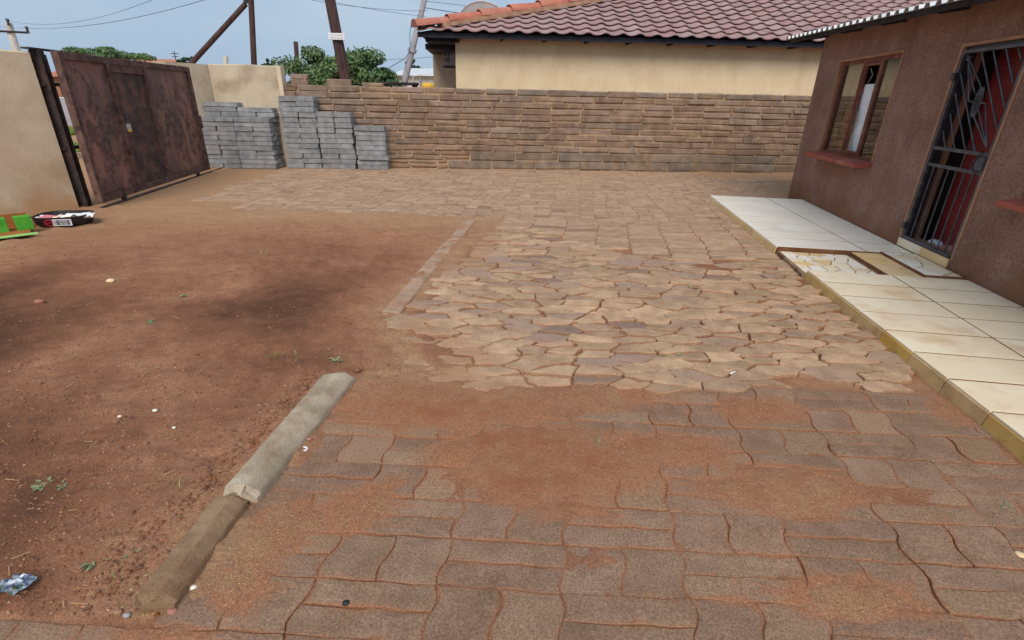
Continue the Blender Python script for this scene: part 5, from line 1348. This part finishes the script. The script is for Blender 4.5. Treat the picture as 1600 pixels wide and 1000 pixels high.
# pebbles that stand out
def pebble(px, py, r, mat, label, cat='stone', seed=0, flat=.6):
    rr = random.Random(seed + int(px)); c_ = G(px, py); z_ = max(gz(c_.x, c_.y), -.004); mb = MB(); vs = []
    for i in range(5):
        ph = -math.pi / 2 + math.pi * i / 4
        for j in range(8):
            an = j / 8 * 2 * math.pi; k = rr.uniform(.85, 1.15)
            vs.append(V((c_.x + math.cos(ph) * math.cos(an) * r * 1.3 * k, c_.y + math.cos(ph) * math.sin(an) * r * k, z_ + r * flat * .5 + math.sin(ph) * r * flat)))
    mb.add(vs, [(i * 8 + j, i * 8 + (j + 1) % 8, (i + 1) * 8 + (j + 1) % 8, (i + 1) * 8 + j) for i in range(4) for j in range(8)])
    return tag(mb.build('pebble', M[mat], smooth=True), label, cat, 'pebbles on the soil')
pebble(269, 955, .014, 'hiptile', 'orange pebble by the broken end of the muddy kerb', seed=1)
pebble(302, 918, .011, 'tilewhite', 'white pebble beside the muddy kerb on the paving side', seed=2)
pebble(185, 957, .012, 'brownwall', 'flat brown pebble in the soil near the muddy kerb end', seed=3)
pebble(198, 961, .010, 'greypole', 'blue-grey stone chip in the soil near the muddy kerb end', seed=4)
pebble(484, 691, .010, 'hiptile', 'small orange pebble against the pale raised kerb', seed=5)
pebble(242, 641, 0.0112, 'tilewhite', 'bright white stone chip on the dark soil bed', seed=6)
pebble(188, 653, 0.009099999999999999, 'tile', 'cream stone chip on the dark soil beside the white chip', seed=7)
pebble(272, 669, 0.0084, 'tilewhite', 'small white stone chip on the soil in front of the dark hollow', seed=8)
pebble(174, 441, .030, 'tantile', 'yellowish lump lying on the soil bed between tub and kerb', seed=9)
pebble(62, 473, .035, 'hiptile', 'rust-brown flake on the soil bed near the street wall', seed=10)
pebble(558, 579, .022, 'clod', 'dark soil clod at the end of the pale raised kerb', seed=11)
pebble(476, 608, .022, 'clod', 'dark soil clod beside the bed side of the pale kerb', seed=12)
pebble(541, 942, .012, 'black', 'black stone chip lying on the paving blocks', seed=13)
pebble(1146, 582, .03, 'white', 'flat white scrap on the edge of the crazy paving', seed=14, flat=.15)
pebble(1384, 607, .011, 'tilewhite', 'white chip beside the last crazy paving stones', seed=15)
pebble(1594, 866, .018, 'tantile', 'yellow scrap lying in a joint of the paving blocks', seed=16, flat=.3)
# plastic ring near the kerb
rc_ = G(474, 704); tag(MB().path([rc_ + V((.018 * math.cos(a), .015 * math.sin(a), .008)) for a in np.linspace(0, 2 * math.pi, 13)], .006, 6).build('bottle_ring', M['white']), 'small white plastic ring lying by the pale kerb', 'ring')
wv_ = [G(1085 + 36 * math.sin(t * .35) , 930 - 3 * math.cos(t * .7) - t * .3) + hz * .008 for t in range(8)]
tag(MB().path(wv_, .0012, 5).build('wire_scrap', M['concrete']), 'thin curled pale wire on the paving blocks', 'wire')

# weeds and grass tufts
def weed(px, py, size, n, label, up=.4, blade=False, seed=0):
    rr = random.Random(seed + int(px)); c_ = G(px, py); z_ = max(gz(c_.x, c_.y), -.006); mb = MB()
    for k in range(n):
        a_ = rr.uniform(0, 6.28); l = size * rr.uniform(.5, 1.1); d_ = V((math.cos(a_), math.sin(a_), 0)); s_ = V((-d_.y, d_.x, 0))
        w_ = l * (.05 if blade else .22); b_ = V((c_.x + rr.gauss(0, size * .25), c_.y + rr.gauss(0, size * .2), z_ - .003)); hh = l * up * rr.uniform(.6, 1.4)
        mb.add([b_, b_ + d_ * l * .5 + s_ * w_ + hz * hh * .8, b_ + d_ * l + hz * hh * (.8 if not blade else 1.3), b_ + d_ * l * .5 - s_ * w_ + hz * hh * .8], [(0, 1, 2, 3)], 0, rr.random())
    return tag(mb.build('weed_plant', M['weed' if not blade else 'grassgreen'], fix=False), label, 'weed', 'weeds in the yard')
weed(66, 760, .05, 18, 'flat green weed rosette on the soil bed above the wrapper', .25)
weed(98, 757, .035, 12, 'smaller weed rosette close to the flat green weed', .25, seed=2)
weed(148, 884, .04, 14, 'tiny weed rosette on the soil bed between kerb and wrapper', .3, seed=3)
weed(205, 868, .03, 9, 'tiny grey-green weed near the muddy kerb', .3, seed=4)
weed(428, 562, .06, 8, 'fresh grass tuft in the soil bed beyond the pale kerb', .9, True)
weed(462, 558, .045, 4, 'thin grass sprig beside the fresh grass tuft', .6, True, 2)
weed(192, 912, .045, 2, 'single grass blade by the muddy kerb end', 1.2, True)
weed(280, 769, .04, 2, 'short grass blade by the joint between the two kerbs', 1.2, True)
weed(410, 400, .07, 6, 'small grass sprig far up the soil bed', .7, True)
weed(528, 562, .05, 12, 'low weed by the far end of the pale kerb', .3, seed=5)
weed(1050, 553, .07, 14, 'green weed growing between crazy paving stones', .35, seed=6)
weed(1536, 822, .04, 14, 'green moss weed in a paving joint near the veranda edge', .2, seed=7)
weed(1443, 716, .035, 10, 'small green weed in a paving joint below the edge tiles', .2, seed=8)
weed(1576, 792, .04, 10, 'green weed in the open joint beside the veranda', .2, seed=9)
weed(1022, 785, .03, 10, 'tiny weed between paving blocks beside the red sand patch', .2, seed=10)
weed(936, 693, .03, 8, 'tiny green sprig on the red sand patch', .3, seed=11)
weed(1080, 450, .06, 9, 'weed tuft in a wide joint of the crazy paving', .4, seed=12)
weed(285, 462, .05, 8, 'low weed on the middle of the soil bed', .3, seed=13)
weed(235, 508, .05, 8, 'flat grey-green weed on the soil bed before the dark hollow', .2, seed=14)

# scattered grit, clods and straw: nobody could count them
def scatter(name, n, sampler, rmin, rmax, mat, label, seed):
    rr = random.Random(seed); P = [sampler(rr) for _ in range(n)]
    Z = soil_z(np.array([p[0] for p in P]), np.array([p[1] for p in P])); mb = MB()
    base = [(1, 0, 0), (-1, 0, 0), (0, 1, 0), (0, -1, 0), (0, 0, 1), (0, 0, -1)]
    fc = [(0, 2, 4), (2, 1, 4), (1, 3, 4), (3, 0, 4), (2, 0, 5), (1, 2, 5), (3, 1, 5), (0, 3, 5)]
    for (x, y), z in zip(P, Z):
        r = rmin + (rmax - rmin) * rr.random() ** 3; a_ = rr.uniform(0, 6.28); ca, sa = math.cos(a_), math.sin(a_)
        vs = []
        for q in base:
            k = r * rr.uniform(.7, 1.2); vs.append((x + (q[0] * ca * 1.3 - q[1] * sa) * k, y + (q[0] * sa * 1.3 + q[1] * ca) * k, z + q[2] * k * .7 + r * .25))
        mb.add(vs, fc, 0, rr.random())
    tag(mb.build(name, M[mat], fix=False), label, kind='stuff')
def in_bed(rr):
    while True:
        px, py = rr.uniform(-20, 700), rr.uniform(345, 1000)
        p = G(px, py)
        if p.x < float(left_edge(np.array(p.y))) - .02 and p.y < 7.2: return (p.x, p.y)
def on_patch(rr):
    while True:
        cx, cy, rx, ry, a_ = rr.choice(BL[:13]); x, y = rr.gauss(cx, rx * .55), rr.gauss(cy, ry * .55)
        if x > float(left_edge(np.array(y))) and y > .9: return (x, y)
scatter('gravel', 2200, in_bed, .0015, .007, 'pebble', 'loose grit scattered over the dark soil bed', 1)
scatter('dirt_clods', 4500, in_bed, .002, .010, 'clod', 'loose soil crumbs over the dark soil bed', 2)
scatter('gravel', 4200, on_patch, .0012, .0045, 'pebble', 'fine red sand grains drifted over the paving', 3)
def near_kerb(rr):
    t = rr.random(); p = KA.lerp(KB, t); return (p.x - .22 - abs(rr.gauss(0, .06)), p.y + rr.gauss(0, .05))
scatter('dirt_clods', 500, near_kerb, .003, .014, 'clod', 'crumbly soil ridge along the bed side of the kerbs', 5)
rr = random.Random(12); mb = MB()
for k in range(80):
    x, y = in_bed(rr); z = zs(x, y) + .006; a_ = rr.uniform(0, 6.28); l = rr.uniform(.02, .07); d_ = V((math.cos(a_), math.sin(a_), rr.gauss(0, .1))) * l
    mb.tube((x, y, z), V((x, y, z)) + d_, .0014, .001, 4)
tag(mb.build('litter', M['straw'], fix=False), 'bits of dry straw scattered over the soil bed', kind='stuff')
